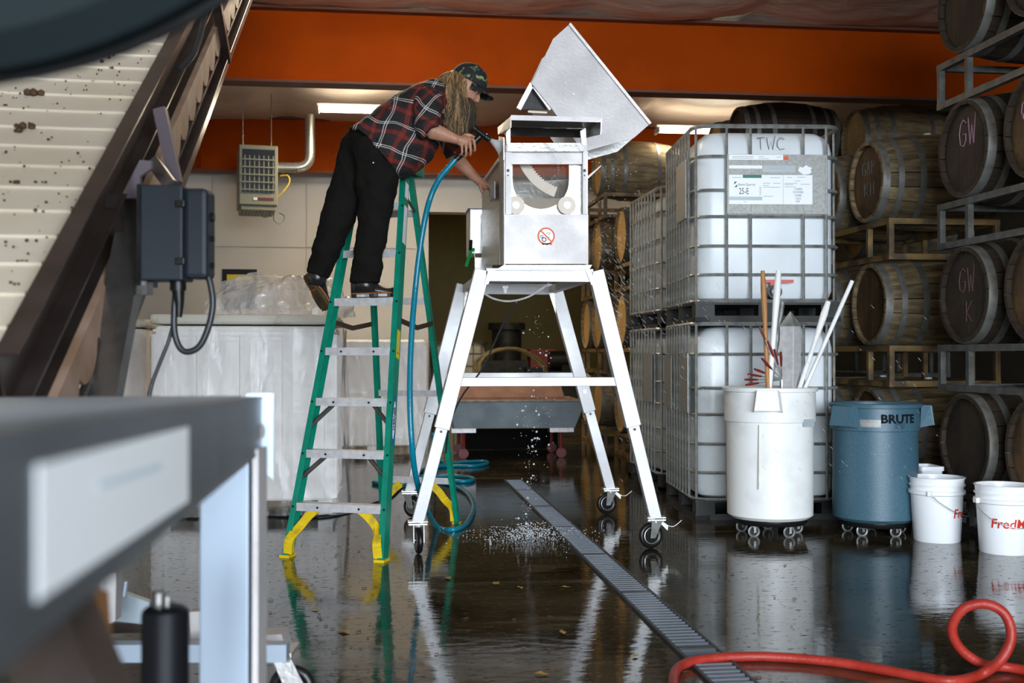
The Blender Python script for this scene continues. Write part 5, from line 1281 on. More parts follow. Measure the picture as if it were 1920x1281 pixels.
tx = bpy.data.textures.new('cloth_folds', 'CLOUDS'); tx.noise_scale = .07
dm = tr.modifiers.new('folds', 'DISPLACE'); dm.texture = tx; dm.strength = .028; dm.mid_level = .5
for u, v, dd in ((714, 271, -.187), (700, 305, -.165)):
    MB().cyl(Q(u, v, dd), Q(u, v, dd - .006), .0042, seg=10).build('button', M['bright_steel'], pr, world=True)
# ---- boots
def boot(heel, toe, up, name_mat=None, shaft=None):
    L_ = (toe - heel).length; f = (toe - heel).normalized(); u = (up - f * up.dot(f)).normalized(); s = u.cross(f)
    T = Matrix(((f.x, s.x, u.x, heel.x), (f.y, s.y, u.y, heel.y), (f.z, s.z, u.z, heel.z), (0, 0, 0, 1)))
    def hw(t): return L_ * (.125 + .055 * math.sin(PI * min(1, max(0, (t - .25) / .95))) - .03 * math.exp(-((t - .38) / .12) ** 2)) * math.sqrt(max(0, 1 - abs(2 * t - 1) ** 7)) 
    st_ = [.004, .02, .06, .12, .2, .3, .4, .5, .6, .7, .8, .88, .94, .98, .996]
    hgt = lambda t: .145 if t < .16 else (.145 - .05 * (t - .16) / .16 if t < .32 else max(.038, .098 - .075 * ((t - .32) / .55)))
    b = MB(); rings = []
    for t in st_:
        h = hgt(t) * (.6 if t < .01 else (.85 if t < .03 else (.8 if t > .97 else 1))); w = max(hw(t), .006) * .95; x = t * L_; rg_ = []
        for k in range(16):
            a = 2 * PI * k / 16; yy = w * math.cos(a); zz = .022 + (h - .0) * max(0, math.sin(a)) * (1 - .0) + (0 if math.sin(a) >= 0 else .0)
            nar = 1 - .35 * max(0, math.sin(a)) if t < .45 else 1
            rg_.append(T @ Vector((x, yy * nar, zz)))
        rings.append(rg_)
    b.loft(rings)
    if shaft: limb(b, shaft, 16)
    sh_ = b.build('boot', M['leather'], pr, world=True, smooth='all')
    n = 24; out = [(t * L_, hw(t) * 1.06) for t in st_] ; poly = out + [(x, -y) for x, y in reversed(out)]
    Mz = T.copy(); MB().prism(poly, .022, Mz).build('sole', M['sole'] if name_mat else M['leather'], sh_, world=True, bevel=.003)
    MB().tube([T @ Vector((x, y * 1.01, .024)) for x, y in poly], .0028, 6, closed=True).build('welt_stitching', M['welt'], sh_, world=True)
    if name_mat:
        g = MB()
        for k in range(14):
            t = .06 + .88 * k / 13
            if .36 < t < .48: continue
            g.bar(T @ Vector((t * L_, -hw(t) * .85, -.003)), T @ Vector((t * L_ + .006, hw(t) * .85, -.003)), .007, .006, f)
        g.build('sole_tread', M['sole'], sh_, world=True)
        MB().bar(T @ Vector((.42 * L_, -hw(.42) * .6, -.003)), T @ Vector((.42 * L_, hw(.42) * .6, -.003)), .006, .004, f).build('sole_mark', M['warn'], sh_, world=True)
boot(Q(658, 559, -.01), Q(741, 557, .04), Vector((0, 0, 1)), None, [(Q(684, 546, 0), .068, .048), (Q(684, 535, 0), .062, .052), (Q(685, 518, 0), .056, .052)])
boot(Q(571, 516, .02), Q(611, 583, .06), (RGT * .62 + UPV * .36 + FWD * .72).normalized(), True, [(Q(592, 534, .06), .055, .052), (Q(594, 520, .055), .060, .055), (Q(598, 500, .05), .056, .054)])
# ---- cap
cm = HM @ Matrix.Rotation(math.radians(-6), 4, 'Y')
cp = MB()
def capfn(a, c):
    th = a * 2 * PI; ph = c * PI / 2
    x = math.cos(th) * math.cos(ph); y = math.sin(th) * math.cos(ph); z = math.sin(ph)
    return cm @ Vector((x * .113 - .002, y * .090, .030 + z * .112 * (1 if x < .3 else 1 + .08 * x)))
cp.grid(capfn, 32, 12)
cpo = cp.build('cap', M['cap'], pr, world=True, smooth='all'); so = cpo.modifiers.new('thick', 'SOLIDIFY'); so.thickness = .003
br = MB()
def brim(a, c):
    th = (a - .5) * 2 * 1.15; r0 = .103; L_ = .078 * math.cos(th * 1.1)
    rr = r0 + L_ * c
    return cm @ Vector((rr * math.cos(th) + .006 * 0, rr * math.sin(th) * .86, .034 - .012 * c - .030 * (math.sin(th) ** 2) * (.4 + c)))
br.grid(brim, 20, 6); bo = br.build('cap_brim', M['cap'], cpo, world=True, smooth='all'); so = bo.modifiers.new('thick', 'SOLIDIFY'); so.thickness = .004
MB().ico(cm @ Vector((0, 0, .143)), .006, 2).build('cap_button', M['cap'], cpo, world=True)
# ---- hair
random.seed(11)
h = MB()
limb(h, [(Q(838, 143), .03, .04), (Q(848, 150), .062, .085), (Q(855, 168), .072, .095), (Q(855, 190), .058, .085), (Q(855, 212), .048, .07), (Q(857, 236), .036, .055), (Q(857, 252), .02, .03)], 18)
h.loft([ell(Q(832, 152, -.03), UPV * .025, FWD * .05, 12), ell(Q(845, 150, -.02), UPV * .05, FWD * .08, 12), ell(Q(858, 150, -.01), UPV * .06, FWD * .09, 12)])
for k in range(420):
    u0 = random.uniform(842, 876); v0 = random.uniform(133, 158) + max(0, (u0 - 860)) * .6
    dd = random.uniform(-.105, -.04) if random.random() < .75 else random.uniform(.0, .1)
    ue = 836 + (u0 - 842) * random.uniform(.6, 1.0) + random.uniform(-4, 7); L_ = random.uniform(60, 118)
    w1, w2 = random.uniform(-11, 11), random.uniform(-12, 12)
    ds = -.03 if dd < 0 else 0
    pts = [Q(u0, v0, dd), Q(u0 - 6 + w1 * .4, v0 + L_ * .22, dd + ds), Q((u0 + ue) / 2 - 1 + w1, v0 + L_ * .5, dd + ds), Q(ue + w2, v0 + L_ * .78, dd + ds * .8), Q(ue + w2 * .3 + 4, v0 + L_, dd + ds * .5)]
    s3 = spline(pts, 3); m3 = len(s3); h.tube(s3, [.0032 * (1 - .75 * i / (m3 - 1)) for i in range(m3)], 4, caps=False)
for k in range(90):
    u0 = random.uniform(838, 856); v0 = random.uniform(134, 146); dd = random.uniform(-.09, .06)
    pts = [Q(u0, v0, dd), Q(u0 - 9, v0 + 4, dd - .01), Q(u0 - 15 - random.uniform(0, 6), v0 + 12, dd - .02), Q(u0 - 18 + random.uniform(-4, 10), v0 + 24 + random.uniform(0, 14), dd - .035)]
    s3 = spline(pts, 3); h.tube(s3, [.003 * (1 - .7 * i / (len(s3) - 1)) for i in range(len(s3))], 4, caps=False)
h.build('hair', M['hair'], pr, world=True, smooth='all')
bd = MB()
limb(bd, [(HM @ Vector((.068, 0, -.062)), .03, .05), (Q(880, 203, -.04), .046, .055), (Q(877, 220, -.05), .048, .05), (Q(875, 240, -.05), .036, .04), (Q(873, 258, -.05), .012, .015)], 16)
for k in range(170):
    u0 = random.uniform(867, 892); v0 = random.uniform(192, 206); dd = random.uniform(-.11, .02)
    L_ = random.uniform(30, 66); w1 = random.uniform(-5, 5)
    pts = [Q(u0, v0, dd), Q(u0 + w1, v0 + L_ * .5, dd), Q(u0 + w1 * 1.6 - 4, v0 + L_, dd + .01)]
    s3 = spline(pts, 4); bd.tube(s3, [.0028 * (1 - .75 * i / (len(s3) - 1)) for i in range(len(s3))], 4, caps=False)
bd.build('beard', M['beard'], pr, world=True, smooth='all')

# ================================================================== blue hose with nozzle
g0 = Q(860, 294, -.15); g1 = Q(900, 256, -.145)
nz = thing('hose_nozzle', 'black spray nozzle gripped in the person\'s hand', 'nozzle', g0)
d = (g1 - g0).normalized()
MB().tube([g0, g0.lerp(g1, .1), g0.lerp(g1, .3), g0.lerp(g1, .7), g1], [.016, .019, .0165, .0185, .020], 14).build('grip', M['black'], nz, world=True, smooth=True)
h0 = Q(888, 240, -.145); h1 = Q(918, 262, -.145)
MB().tube([h0, h0.lerp(h1, .18), h0.lerp(h1, .2), h0.lerp(h1, .7), h0.lerp(h1, .75), h1], [.022, .022, .016, .017, .022, .021], 14).build('barrel', M['black'], nz, world=True, smooth=True)
MB().tube([Q(893, 259, -.15), Q(884, 258, -.155), Q(876, 262, -.16)], .006, 8).build('trigger', M['black'], nz, world=True)
MB().tube([Q(853, 300, -.15), g0], [.017, .018], 12).build('swivel', M['black'], nz, world=True)
hp_ = [Q(854, 299, -.15), Q(843, 312, -.15), Q(824, 335, -.14), Q(808, 368, -.12), P(797, 410, 6.5), P(787, 470, 6.5), P(779, 540, 6.5), P(773, 610, 6.45), P(769, 690, 6.4), P(769, 770, 6.35), P(773, 840, 6.35), P(780, 895, 6.45)]
fl = lambda u, v: G(u, v, .016)
hp_ += [P(795, 945, 6.7)] + [fl(820, 988), fl(850, 993), fl(876, 980), fl(888, 950), fl(876, 925), fl(850, 911), fl(818, 902), fl(780, 905), fl(745, 912), fl(700, 905)]
hz_ = MB().tube(spline([p if p.z > .015 else Vector((p.x, p.y, .016)) for p in hp_], 7), .0165, 12).build('garden_hose', M['hose_blue'], None, smooth='all')
tag(hz_, 'blue hose running from the nozzle down beside the ladder to the floor', 'hose')
rib = MB()
for k in range(14):
    p = spline(hp_[:4], 7)[k]; p2 = spline(hp_[:4], 7)[k + 1]; rib.tube([p, p.lerp(p2, .35)], .0185, 10)
rib.build('strain_relief', M['hose_blue'], hz_, smooth=True)
h2 = MB().tube(spline([fl(725, 915), fl(770, 898), fl(810, 893), fl(860, 893), fl(888, 898), fl(870, 903), fl(810, 900)], 7), .0165, 10).tube(spline([fl(830, 866), fl(818, 850), P(812, 815, 8.6)], 4), .0165, 10).tube(spline([fl(815, 875), fl(860, 868), fl(905, 865), fl(914, 869), fl(890, 874), fl(840, 874), fl(795, 880), fl(770, 900)], 7), .0165, 10).build('garden_hose', M['hose_blue'], None, smooth='all')
tag(h2, 'loops of blue hose lying on the wet floor behind the stand', 'hose')
o = MB().tube(spline([G(470, 962, .01), G(540, 968, .01), G(620, 966, .01), G(700, 944, .01), G(735, 930, .01), G(760, 905, .01)], 6), .009, 8).build('floor_cable', M['cable'], None, smooth=True)
tag(o, 'black cable lying on the floor beneath the ladder', 'cable')

# red hose: flat run then one standing loop
fr2 = lambda u, v: G(u, v, .0175)
pts = [fr2(1330, 1420), fr2(1275, 1330), fr2(1263, 1268), fr2(1290, 1243), fr2(1360, 1233), fr2(1450, 1232), fr2(1560, 1241), fr2(1660, 1257), fr2(1740, 1272), fr2(1790, 1277)]
D0 = 4.0
q_ = G(1850, 1262, .0175); dd_ = (q_ - CAM).dot(FWD)
loop = [P(1838, 1266, dd_ - .02), P(1876, 1238, dd_ - .04), P(1896, 1195, dd_ - .03), P(1884, 1152, dd_ - .01), P(1848, 1133, dd_ + .01), P(1806, 1142, dd_ + .03), P(1785, 1178, dd_ + .05), P(1800, 1216, dd_ + .06), P(1840, 1244, dd_ + .06), P(1890, 1257, dd_ + .07)]
pts = pts + loop + [fr2(1960, 1262), fr2(2050, 1262)]
pts = [Vector((p.x, p.y, max(p.z, .0175))) for p in pts]
o = MB().tube(spline(pts, 8), .0175, 14).build('red_hose', M['hose_red'], None, smooth='all')
tag(o, 'red hose on the wet floor curling up into a standing loop', 'hose')

# ================================================================== water
def sm(name, label, b, mt):
    o = b.build(name, mt, None, smooth='all'); tag(o, label, 'water', None, 'stuff'); return o
random.seed(3)
b = MB()
for k in range(230):
    t_ = random.random() ** .8; v = 555 + t_ * 440; c = 1000 + 12 * math.sin(v / 90) if random.random() < .45 else random.uniform(968, 1035)
    big = random.random() < .18
    p = P(c + random.gauss(0, 5), v, 6.9 + random.uniform(-.1, .1)); b.ico(p, random.uniform(.0045, .0085) if big else random.uniform(.0012, .0035), 1)
sm('falling_water', 'drops of water falling from machine through the stand', b, M['water'])
b = MB()
c0 = G(990, 1008)
for k in range(900):
    a = random.uniform(0, 2 * PI); r = abs(random.gauss(0, .16)); 
    p = Vector((c0.x + r * 1.4 * math.cos(a), c0.y + r * 1.2 * math.sin(a), .003 + abs(random.gauss(0, .045)) * math.exp(-r * 3))); b.ico(p, random.uniform(.0012, .0042), 1)
for k in range(14):
    a = random.uniform(0, 2 * PI); r = random.uniform(.02, .14); p = Vector((c0.x + r * math.cos(a) * 1.3, c0.y + r * math.sin(a), .004)); e = p + Vector((math.cos(a) * .02, math.sin(a) * .02, random.uniform(.01, .035)))
    b.tube([p, p.lerp(e, .5), e], [.003, .002, .0008], 5)
b.tube([G(920, 1022), G(918, 1010) * 1 + Vector((0, 0, .01)), G(919, 1022) + Vector((0, 0, .05))], [.006, .004, .001], 5)
sm('water_splash', 'splash of water where drops hit the wet floor beside drain', b, M['water'])
b = MB()
for k in range(520):
    x = random.gauss(0, 1); u = 1120 + abs(random.gauss(0, 1)) * 95; v = random.uniform(430, 640) + (u - 1120) * .2
    if random.random() < .25: u = random.uniform(1120, 1760); v = random.uniform(560, 900)
    d_ = random.uniform(6.5, 7.2) if u < 1300 else random.uniform(6.1, 6.5)
    p = P(u, v, d_); L_ = random.uniform(.008, .03); e = p + RGT * L_ * .7 - UPV * L_ * .8
    b.tube([p, e], random.uniform(.0005, .0010), 4)
for k in range(150):
    b.ico(P(random.uniform(1100, 1200), random.uniform(290, 480), random.uniform(6.4, 6.8)), random.uniform(.001, .0032), 1)
for k in range(60):
    t_ = random.random(); b.ico(P(1035 + 10 * math.sin(t_ * 6) + t_ * 6 + random.gauss(0, 4), 285 + t_ * 100, 6.46), random.uniform(.001, .003), 1)
sm('water_spray', 'fine spray of water drops flying off the machine toward tanks', b, M['water'])
b = MB()
n0 = Q(920, 263, -.145); n1 = Q(943, 279, -.12)
b.loft([ell(n0, UPV * .010 + RGT * .004, FWD * .01, 14), ell(n0.lerp(n1, .5), UPV * .022 + RGT * .012, FWD * .025, 14), ell(n1, UPV * .042 + RGT * .022, FWD * .045, 14)])
random.seed(5)
for k in range(60):
    e = n1 + UPV * random.uniform(-.05, .05) + RGT * random.uniform(-.01, .02) + FWD * random.uniform(-.04, .04)
    b.tube([n0, e], [.001, .0012], 4)
sm('water_jet', 'white fan of water spraying from the hose nozzle', b, M['mist'])
# leaves and stalks on the floor
random.seed(9)
lf = MB(); lf._add([Vector(p) for p in ((0, -.03, .002), (.014, -.01, .007), (.011, .014, .003), (0, .032, .006), (-.012, .012, .003), (-.014, -.008, .008), (0, 0, .004))], [(0, 1, 6), (1, 2, 6), (2, 3, 6), (3, 4, 6), (4, 5, 6), (5, 0, 6)])
lm = lf.mesh('fallen_leaf', M['leaf'])
for u, v in ((1188, 1123), (645, 1185), (1055, 1187), (1190, 1232), (840, 1085), (975, 1103), (1015, 1265), (1060, 1102), (590, 1143), (930, 1095)):
    p = G(u, v, .002); o = bpy.data.objects.new('fallen_leaf', lm); COL.objects.link(o); o.location = p; o.rotation_euler = (0, 0, random.uniform(0, 6)); s_ = random.uniform(.7, 1.3); o.scale = (s_, s_, 1)
    tag(o, 'small yellow brown fallen leaf lying on the wet floor', 'leaf', 'fallen leaves on the wet floor')
b = MB()
for k in range(150):
    p = G(random.uniform(520, 1500), random.uniform(1010, 1281), .003) if k % 3 else G(random.uniform(500, 720), random.uniform(985, 1281), .003)
    a = random.uniform(-.5, .5) + (PI if random.random() < .5 else 0); L_ = random.uniform(.006, .028)
    b.tube([p, p + Vector((math.cos(a) * L_ * .5, math.sin(a) * L_ * .3, .002)), p + Vector((math.cos(a + .4) * L_, math.sin(a + .4) * L_ * .6, 0))], random.uniform(.0008, .002), 4)
o = b.build('grape_stalks', M['debris'], None); tag(o, 'dark grape stalks and skins scattered over the wet floor', 'debris', None, 'stuff')
# ================================================================== inclined conveyor, left
XC = -.80
cv = thing('inclined_conveyor', 'white cleated belt conveyor rising in a steel frame on the left', 'conveyor', (XC, 3.0, 0))
SL = math.tan(math.radians(31.6)); ZA = lambda Y: 1.475 + SL * (Y - 3.11)
dirc = Vector((0, 1, SL)).normalized(); nrm = Vector((0, -SL, 1)).normalized()
def CP(Y, x=0, n=0): return Vector((XC + x, Y, ZA(Y))) + nrm * n
Y_a, Y_b = 2.52, 7.15
# side channel (C section)
MB().bar(CP(Y_a, 0, -.05), CP(Y_b, 0, -.05), .006, .14, up=nrm).bar(CP(Y_a, .02, .018), CP(Y_b, .02, .018), .05, .006, up=nrm).bar(CP(Y_a, .02, -.118), CP(Y_b, .02, -.118), .05, .006, up=nrm).build('side_channel', M['frame_brown'], cv, world=True)
lo = -.555
MB().bar(CP(Y_a, 0, lo), CP(Y_b + .9, 0, lo), .045, .05, up=nrm).build('lower_rail', M['frame_brown'], cv, world=True, bevel=.004)
MB().bar(CP(Y_a, -.02, lo + .06), CP(Y_b + .9, -.02, lo + .06), .02, .02, up=nrm).build('lower_rail', M['brushed'], cv, world=True)
for Y in (3.42, 5.6):
    MB().bar(CP(Y, .01, -.1), CP(Y + .25, .01, lo), .045, .045).build('strut', M['frame_brown'], cv, world=True)
# belt
def beltfn(a, c):
    Y = 2.5 + a * 4.7; x = -.03 - c * 1.9
    return CP(Y, x, -.03 + .10 * (c * 1.15) ** 2.2)
MB().grid(beltfn, 60, 16).build('belt', M['belt'], cv, world=True, smooth='all')
Y = 2.55; k = 0
while Y < 7.1:
    pts = [CP(Y, -.035 - c / 10 * 1.9, -.027 + .10 * (c / 10 * 1.15) ** 2.2) for c in range(11)]
    q = MB()
    for p0, p1 in zip(pts, pts[1:]): q.bar(p0, p1, .012, .010, up=nrm)
    q.build('cleat', M['belt'], cv, world=True)
    Y += .135; k += 1
# return run with corrugated edge
rn = -.33
q = MB(); N = 150; vs0 = []
for i in range(N + 1):
    Y = 2.6 + 5.0 * i / N; wv = .065 * abs(math.sin(PI * i / 6.0)) ** .6
    vs0.append((CP(Y, -.005, rn), CP(Y, -.005, rn - .08 - wv), CP(Y, -.03, rn), CP(Y, -.03, rn - .08 - wv)))
for i in range(N):
    a = vs0[i]; b = vs0[i + 1]
    q._add([a[0], b[0], b[1], a[1], a[2], b[2], b[3], a[3]], [(0, 1, 2, 3), (7, 6, 5, 4), (0, 4, 5, 1), (3, 2, 6, 7)])
q.build('return_belt', M['belt_warm_lit'], cv, world=True)
for i in range(24):
    Y = 2.7 + i * .2; MB().bar(CP(Y, -.04, rn - .13), CP(Y, -.55, rn - .13), .02, .06, up=nrm).build('return_cleat', M['debris'], cv, world=True)
def ret(a, c):
    return CP(2.6 + a * 5.0, -.03 - 1.6 * c, rn + .0)
MB().grid(ret, 4, 2).build('shaded_return_run', M['frame_brown'], cv, world=True)  # return run in dark brown, its shadow put into the colour
# legs and brackets
pA = P(262, 380, 3.55); pB = P(188, 770, 3.25); pB2 = pB + (pB - pA) * 1.1; pB2.z = max(pB2.z, 0.0)
tt = (0 - pA.z) / (pB.z - pA.z); pF = pA + (pB - pA) * tt
MB().bar(pA, pF, .095, .06, up=FWD).build('support_leg', M['dark_steel'], cv, world=True)
pA = P(300, 205, 3.75); pB = P(330, 345, 3.7)
MB().bar(pA, pB, .04, .03, up=FWD).build('bracket', M['strut'], cv, world=True)
MB().bar(P(285, 300, 3.6), P(318, 345, 3.6), .04, .03, up=FWD).build('bracket', M['frame_brown'], cv, world=True)
MB().slab([P(225, 372, 3.45), P(262, 300, 3.45), P(284, 302, 3.45), P(284, 316, 3.45), P(262, 330, 3.45), P(262, 372, 3.45)], FWD * .02).build('bracket', M['strut'], cv, world=True)
MB().tube(spline([P(385, 20, 4.6), P(375, 70, 4.5), P(360, 105, 4.4), P(335, 132, 4.3)], 6), .012, 8).build('cable', M['cable'], cv, world=True)
# debris stuck on the belt
random.seed(21); q = MB()
spots = [(65, 178, .03), (42, 240, .024), (38, 248, .016), (95, 265, .008), (112, 315, .006), (160, 307, .006), (105, 328, .006), (60, 455, .010), (42, 495, .012), (25, 345, .012), (80, 345, .008), (130, 180, .007), (160, 172, .008), (200, 68, .010), (232, 65, .009), (248, 62, .008), (335, 20, .007), (150, 126, .007), (185, 134, .009), (212, 130, .009), (275, 40, .007), (320, 58, .007), (290, 42, .006), (310, 40, .006), (118, 115, .005), (12, 200, .007), (205, 82, .005), (70, 345, .006), (238, 78, .006), (130, 305, .005)]
def on_belt(u, v):
    r = RAY(u, v); best = None
    for i in range(400):
        t_ = 1.5 + i * .015; p = CAM + r * t_
        c = (XC - .03 - p.x) / 1.9
        if c < 0: c = 0
        n_ = -.03 + .10 * (c * 1.15) ** 2.2
        h_ = (p - Vector((p.x, 3.11, 1.475))).dot(nrm) - n_
        if best is None or abs(h_) < abs(best[0]): best = (h_, p, c)
    return best[1] + nrm * .006
for u, v, r in spots:
    p = on_belt(u, v)
    for j in range(4 if r > .01 else 2): q.ico(p + Vector((random.uniform(-r, r) * 1.2, random.uniform(-r, r) * .5, 0)), r * random.uniform(.35, .6), 1)
for j in range(230):
    u = random.uniform(0, 330); v = random.uniform(20, 560)
    if u > 361 - .528 * v - 10: continue
    q.ico(on_belt(u, v), random.uniform(.0012, .0045) * (2 if random.random() < .12 else 1), 1)
q.build('stuck_debris', M['debris'], cv, world=True, kind='stuff')
p = on_belt(140, 110)
q = MB(); q._add([p + Vector((x_ * .03, y_ * .05, y_ * .05 * SL)) for x_, y_ in ((-.6, -.9), (.3, -1), (.9, -.3), (.6, .5), (0, 1), (-.7, .6), (-.9, -.1))], [tuple(range(7))])
o = q.build('yellow_leaf', mat('yellow_leaf', (.62, .42, .02), .6), None); tag(o, 'yellow leaf stuck near the top of the white belt', 'leaf')

# junction box
jb = thing('junction_box', 'dark grey electrical junction box mounted beside the conveyor channel', 'junction box', P(325, 525, 3.3))
Rj = (RGT, UPV, FWD)
def pbox(u0, v0, u1, v1, d0, dep, mt, name, par, bev=.0, lb=None):
    a = P(u0, v0, d0); b2 = P(u1, v0, d0); c = P(u1, v1, d0); e = P(u0, v1, d0)
    return MB().slab([a, b2, c, e], FWD * dep).build(name, M[mt], par, world=True, bevel=bev, label=lb)
pbox(262, 346, 342, 526, 3.30, .12, 'box_grey', 'case', jb, .006)
pbox(344, 352, 388, 522, 3.32, .10, 'box_grey', 'cover', jb, .014)
for v in (375, 483): pbox(328, v, 345, v + 13, 3.29, .02, 'black', 'latch', jb, .002)
for v, r in ((408, 8), (448, 5), (498, 5)):
    MB().cyl(P(386, v, 3.37), P(402, v, 3.37), r * .0016, seg=10).build('side_knob', M['black'], jb, world=True)
MB().cyl(P(334, 522, 3.36), P(334, 545, 3.36), .024, seg=12).tube([P(334, 540, 3.36), P(336, 570, 3.36), P(335, 595, 3.36)], [.02, .014, .010], 10).build('cable_gland', M['black'], jb, world=True, smooth=True)
pbox(256, 345, 264, 535, 3.34, .16, 'black', 'back_plate', jb)
pbox(256, 525, 275, 552, 3.36, .06, 'dark_steel', 'mounting_foot', jb)
o = MB().tube(spline([P(330, 545, 3.36), P(327, 580, 3.36), P(327, 620, 3.36), P(336, 650, 3.36), P(352, 660, 3.36), P(375, 648, 3.36), P(392, 610, 3.36), P(399, 570, 3.36), P(395, 535, 3.36), P(388, 512, 3.36)], 6), .0095, 10).build('cable', M['cable'], None, smooth='all')
tag(o, 'thick black cable looping beneath the junction box', 'cable')
o = MB().tube(spline([P(327, 600, 3.38), P(316, 640, 3.38), P(300, 680, 3.38), P(285, 720, 3.38), P(277, 760, 3.38), P(272, 820, 3.38), P(262, 1000, 3.4)], 5), .006, 8).build('cable', M['cable'], None, smooth='all')
tag(o, 'thinner black cable trailing down left from the junction box', 'cable')

# ================================================================== near sorting table (out of focus)
E1 = P(488, 795, 2.45); Dv = RAY(634, 726).normalized()
S1 = E1 - Dv * 2.15
tb = thing('sorting_table', 'blurred grey steel table rail with white label close to camera', 'table', (E1.x, E1.y, 0))
side_v = Dv.cross(Vector((0, 0, 1))).normalized(); upv = side_v.cross(Dv).normalized()
if upv.z < 0: upv = -upv
if side_v.x < 0: side_v = -side_v
MB().bar(S1, E1, .006, .118, up=upv).bar(S1 + upv * .056 - side_v * .02, E1 + upv * .056 - side_v * .02, .05, .006, up=upv).bar(S1 - upv * .056 - side_v * .02, E1 - upv * .056 - side_v * .02, .05, .006, up=upv).build('side_rail', M['table_steel'], tb, world=True)
t0 = S1 + upv * .058 - side_v * .03; t1 = E1 + upv * .058 - side_v * .03 - Dv * .12
MB().slab([t0, t1, t1 - side_v * .6, t0 - side_v * .6], upv * .004).build('table_top', M['pale_steel'], tb, world=True)
MB().bar(S1 + upv * .066 - side_v * .62, E1 + upv * .066 - side_v * .62, .02, .09, up=upv).build('far_rail', M['pale_steel'], tb, world=True)
MB().slab([E1 + upv * .066 - side_v * .03, E1 + upv * .066 + side_v * .028, E1 - upv * .12 + side_v * .028, E1 - upv * .07 - side_v * .03], Dv * .03).build('end_plate', M['pale_steel'], tb, world=True)
# white label on the rail
def onrail(u, v):
    r = RAY(u, v); n_ = side_v; t_ = (S1 + side_v * .0036 - CAM).dot(n_) / r.dot(n_); return CAM + r * t_
lp = [onrail(68, 1128), onrail(352, 940), onrail(352, 800), onrail(68, 872)]
MB().slab(lp, side_v * .001).build('label', M['paper'], tb, world=True)
for u0, v0, u1, v1 in ((180, 905, 300, 868),):
    MB().slab([onrail(u0, v0), onrail(u1, v1), onrail(u1, v1 + 12), onrail(u0, v0 + 14)], side_v * .0014).build('label_print', mat('faint_blue_print', (.62, .74, .80), .5), tb, world=True)
# legs
c = P(428, 1000, 2.32); MB().bar((c.x, c.y, 0), (c.x, c.y, E1.z - .05), .10, .07, up=FWD).build('leg', M['pale_steel'], tb, world=True, bevel=.004)
c2 = P(487, 1000, 2.30); MB().bar((c2.x, c2.y, 0), (c2.x, c2.y, E1.z - .04), .012, .08, up=FWD).build('leg_flange', M['bright_steel'], tb, world=True)
MB().cyl(P(468, 812, 2.40), P(480, 808, 2.38), .022, seg=12).build('bolt', M['steel'], tb, world=True)
a = P(60, 1090, 1.25); b2 = P(190, 1420, 1.1)
MB().bar(a, b2, .085, .06, up=FWD).build('brace', M['frame_brown'], tb, world=True)
a = P(165, 1110, 1.35); b2 = P(185, 1400, 1.3); MB().bar(a, b2, .03, .05, up=FWD).build('brace', mat('brown_brace', (.22, .10, .03), .6), tb, world=True)  # second, browner brace

# black cylinder
t = thing('black_canister', 'blurred black cylindrical canister with small cap near bottom left', 'canister', P(310, 1400, 1.9))
MB().tube([P(310, 1430, 1.9), P(310, 1150, 1.9), P(310, 1143, 1.9), P(310, 1138, 1.9)], [.039, .039, .037, .030], 24).build('body', mat('dark_canister_paint', (.006, .006, .008), .45, spec=.12), t, world=True, smooth=True)
MB().tube([P(296, 1142, 1.9), P(296, 1110, 1.9)], [.010, .012], 10).tube([P(312, 1142, 1.9), P(313, 1118, 1.9)], .006, 8).build('valve_cap', M['dark_steel'], t, world=True)
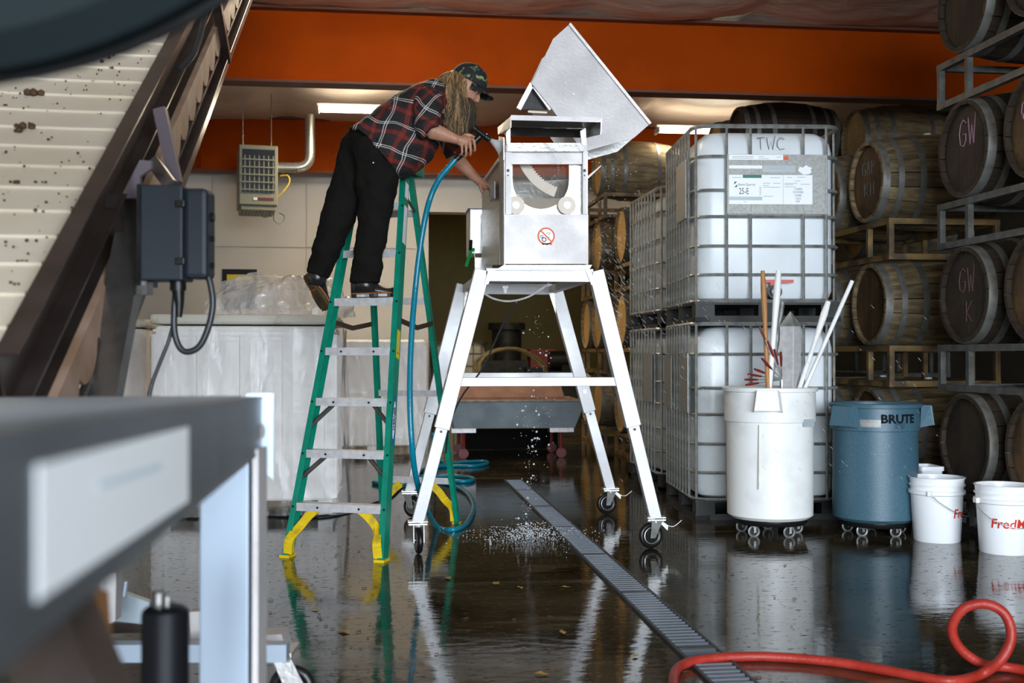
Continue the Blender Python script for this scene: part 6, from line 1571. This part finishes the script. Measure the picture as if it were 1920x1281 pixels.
# low trolley frame with castor
t = thing('trolley_frame', 'low steel trolley frame with black castor behind the near table leg', 'trolley', G(380, 1281))
def Gd(u, v, z): return G(u, v, z)
def pb(u0, v0, u1, v1, d, w, h, mt, nm): MB().bar(P(u0, v0, d), P(u1, v1, d), w, h).build(nm, M[mt], t, world=True)
pb(100, 1222, 540, 1222, 3.25, .05, .05, 'pale_steel', 'frame_bar')
pb(150, 1178, 300, 1174, 3.5, .04, .03, 'frame_brown', 'frame_bar')
MB().slab([P(215, 1165, 3.4), P(222, 1110, 3.4), P(280, 1130, 3.4), P(280, 1172, 3.4)], FWD * .03).build('side_plate', M['tub'], t, world=True)
MB().slab([P(185, 1080, 3.2), P(218, 1075, 3.2), P(216, 1165, 3.2), P(196, 1175, 3.2)], FWD * .05).build('upright', M['bright_steel'], t, world=True)
MB().cyl(P(232, 1118, 3.35), P(236, 1090, 3.35), .008, seg=8).build('wing_nut', M['pale_steel'], t, world=True)
MB().slab([P(355, 1148, 3.4), P(384, 1146, 3.4), P(384, 1205, 3.4), P(358, 1205, 3.4)], FWD * .05).build('end_block', M['bright_steel'], t, world=True)
MB().slab([P(480, 1192, 3.45), P(528, 1190, 3.45), P(538, 1225, 3.45), P(480, 1228, 3.45)], FWD * .09).build('corner_post', M['bright_steel'], t, world=True)
MB().slab([P(480, 1226, 3.43), P(546, 1226, 3.43), P(546, 1234, 3.43), P(480, 1236, 3.43)], FWD * .13).build('caster_plate', M['steel'], t, world=True)
wc = P(548, 1290, 3.5); 
MB().tube([wc + RGT * math.cos(2 * PI * i / 24) * .055 + UPV * math.sin(2 * PI * i / 24) * .055 for i in range(24)], .018, 10, closed=True).build('castor_wheel', M['rubber'], t, world=True, smooth='all')
MB().slab([P(510, 1236, 3.43), P(545, 1236, 3.43), P(572, 1290, 3.43), P(556, 1300, 3.43), P(535, 1295, 3.43)], FWD * .006).build('castor_fork', M['steel'], t, world=True)
MB().cyl(P(537, 1234, 3.42), P(537, 1242, 3.42), .010, seg=8).build('bolt', M['galv'], t, world=True)

# near dark hood, top left
hd = thing('hopper_hood', 'very blurred dark rounded metal hood filling the top left corner', 'hood', P(40, -220, .95))
cc = P(-254, -1012, .95)
zx = (FWD + UPV * .05).normalized(); xx = RGT; yy2 = zx.cross(xx).normalized()
MH = Matrix(((xx.x, yy2.x, zx.x, cc.x), (xx.y, yy2.y, zx.y, cc.y), (xx.z, yy2.z, zx.z, cc.z), (0, 0, 0, 1)))
MB().lathe([(0, .0), (.30, .0), (.475, .03), (.500, .06), (.500, .12), (.490, .13), (.0, .14)], 72, MH).build('shell', mat('dark_hood_paint', (.010, .015, .016), .8, spec=.1), hd, world=True, smooth=True)
MB().tube([MH @ Vector((.502 * math.cos(2 * PI * k / 64), .502 * math.sin(2 * PI * k / 64), .09)) for k in range(64)], .006, 8, closed=True).build('rim', M['black'], hd, world=True)
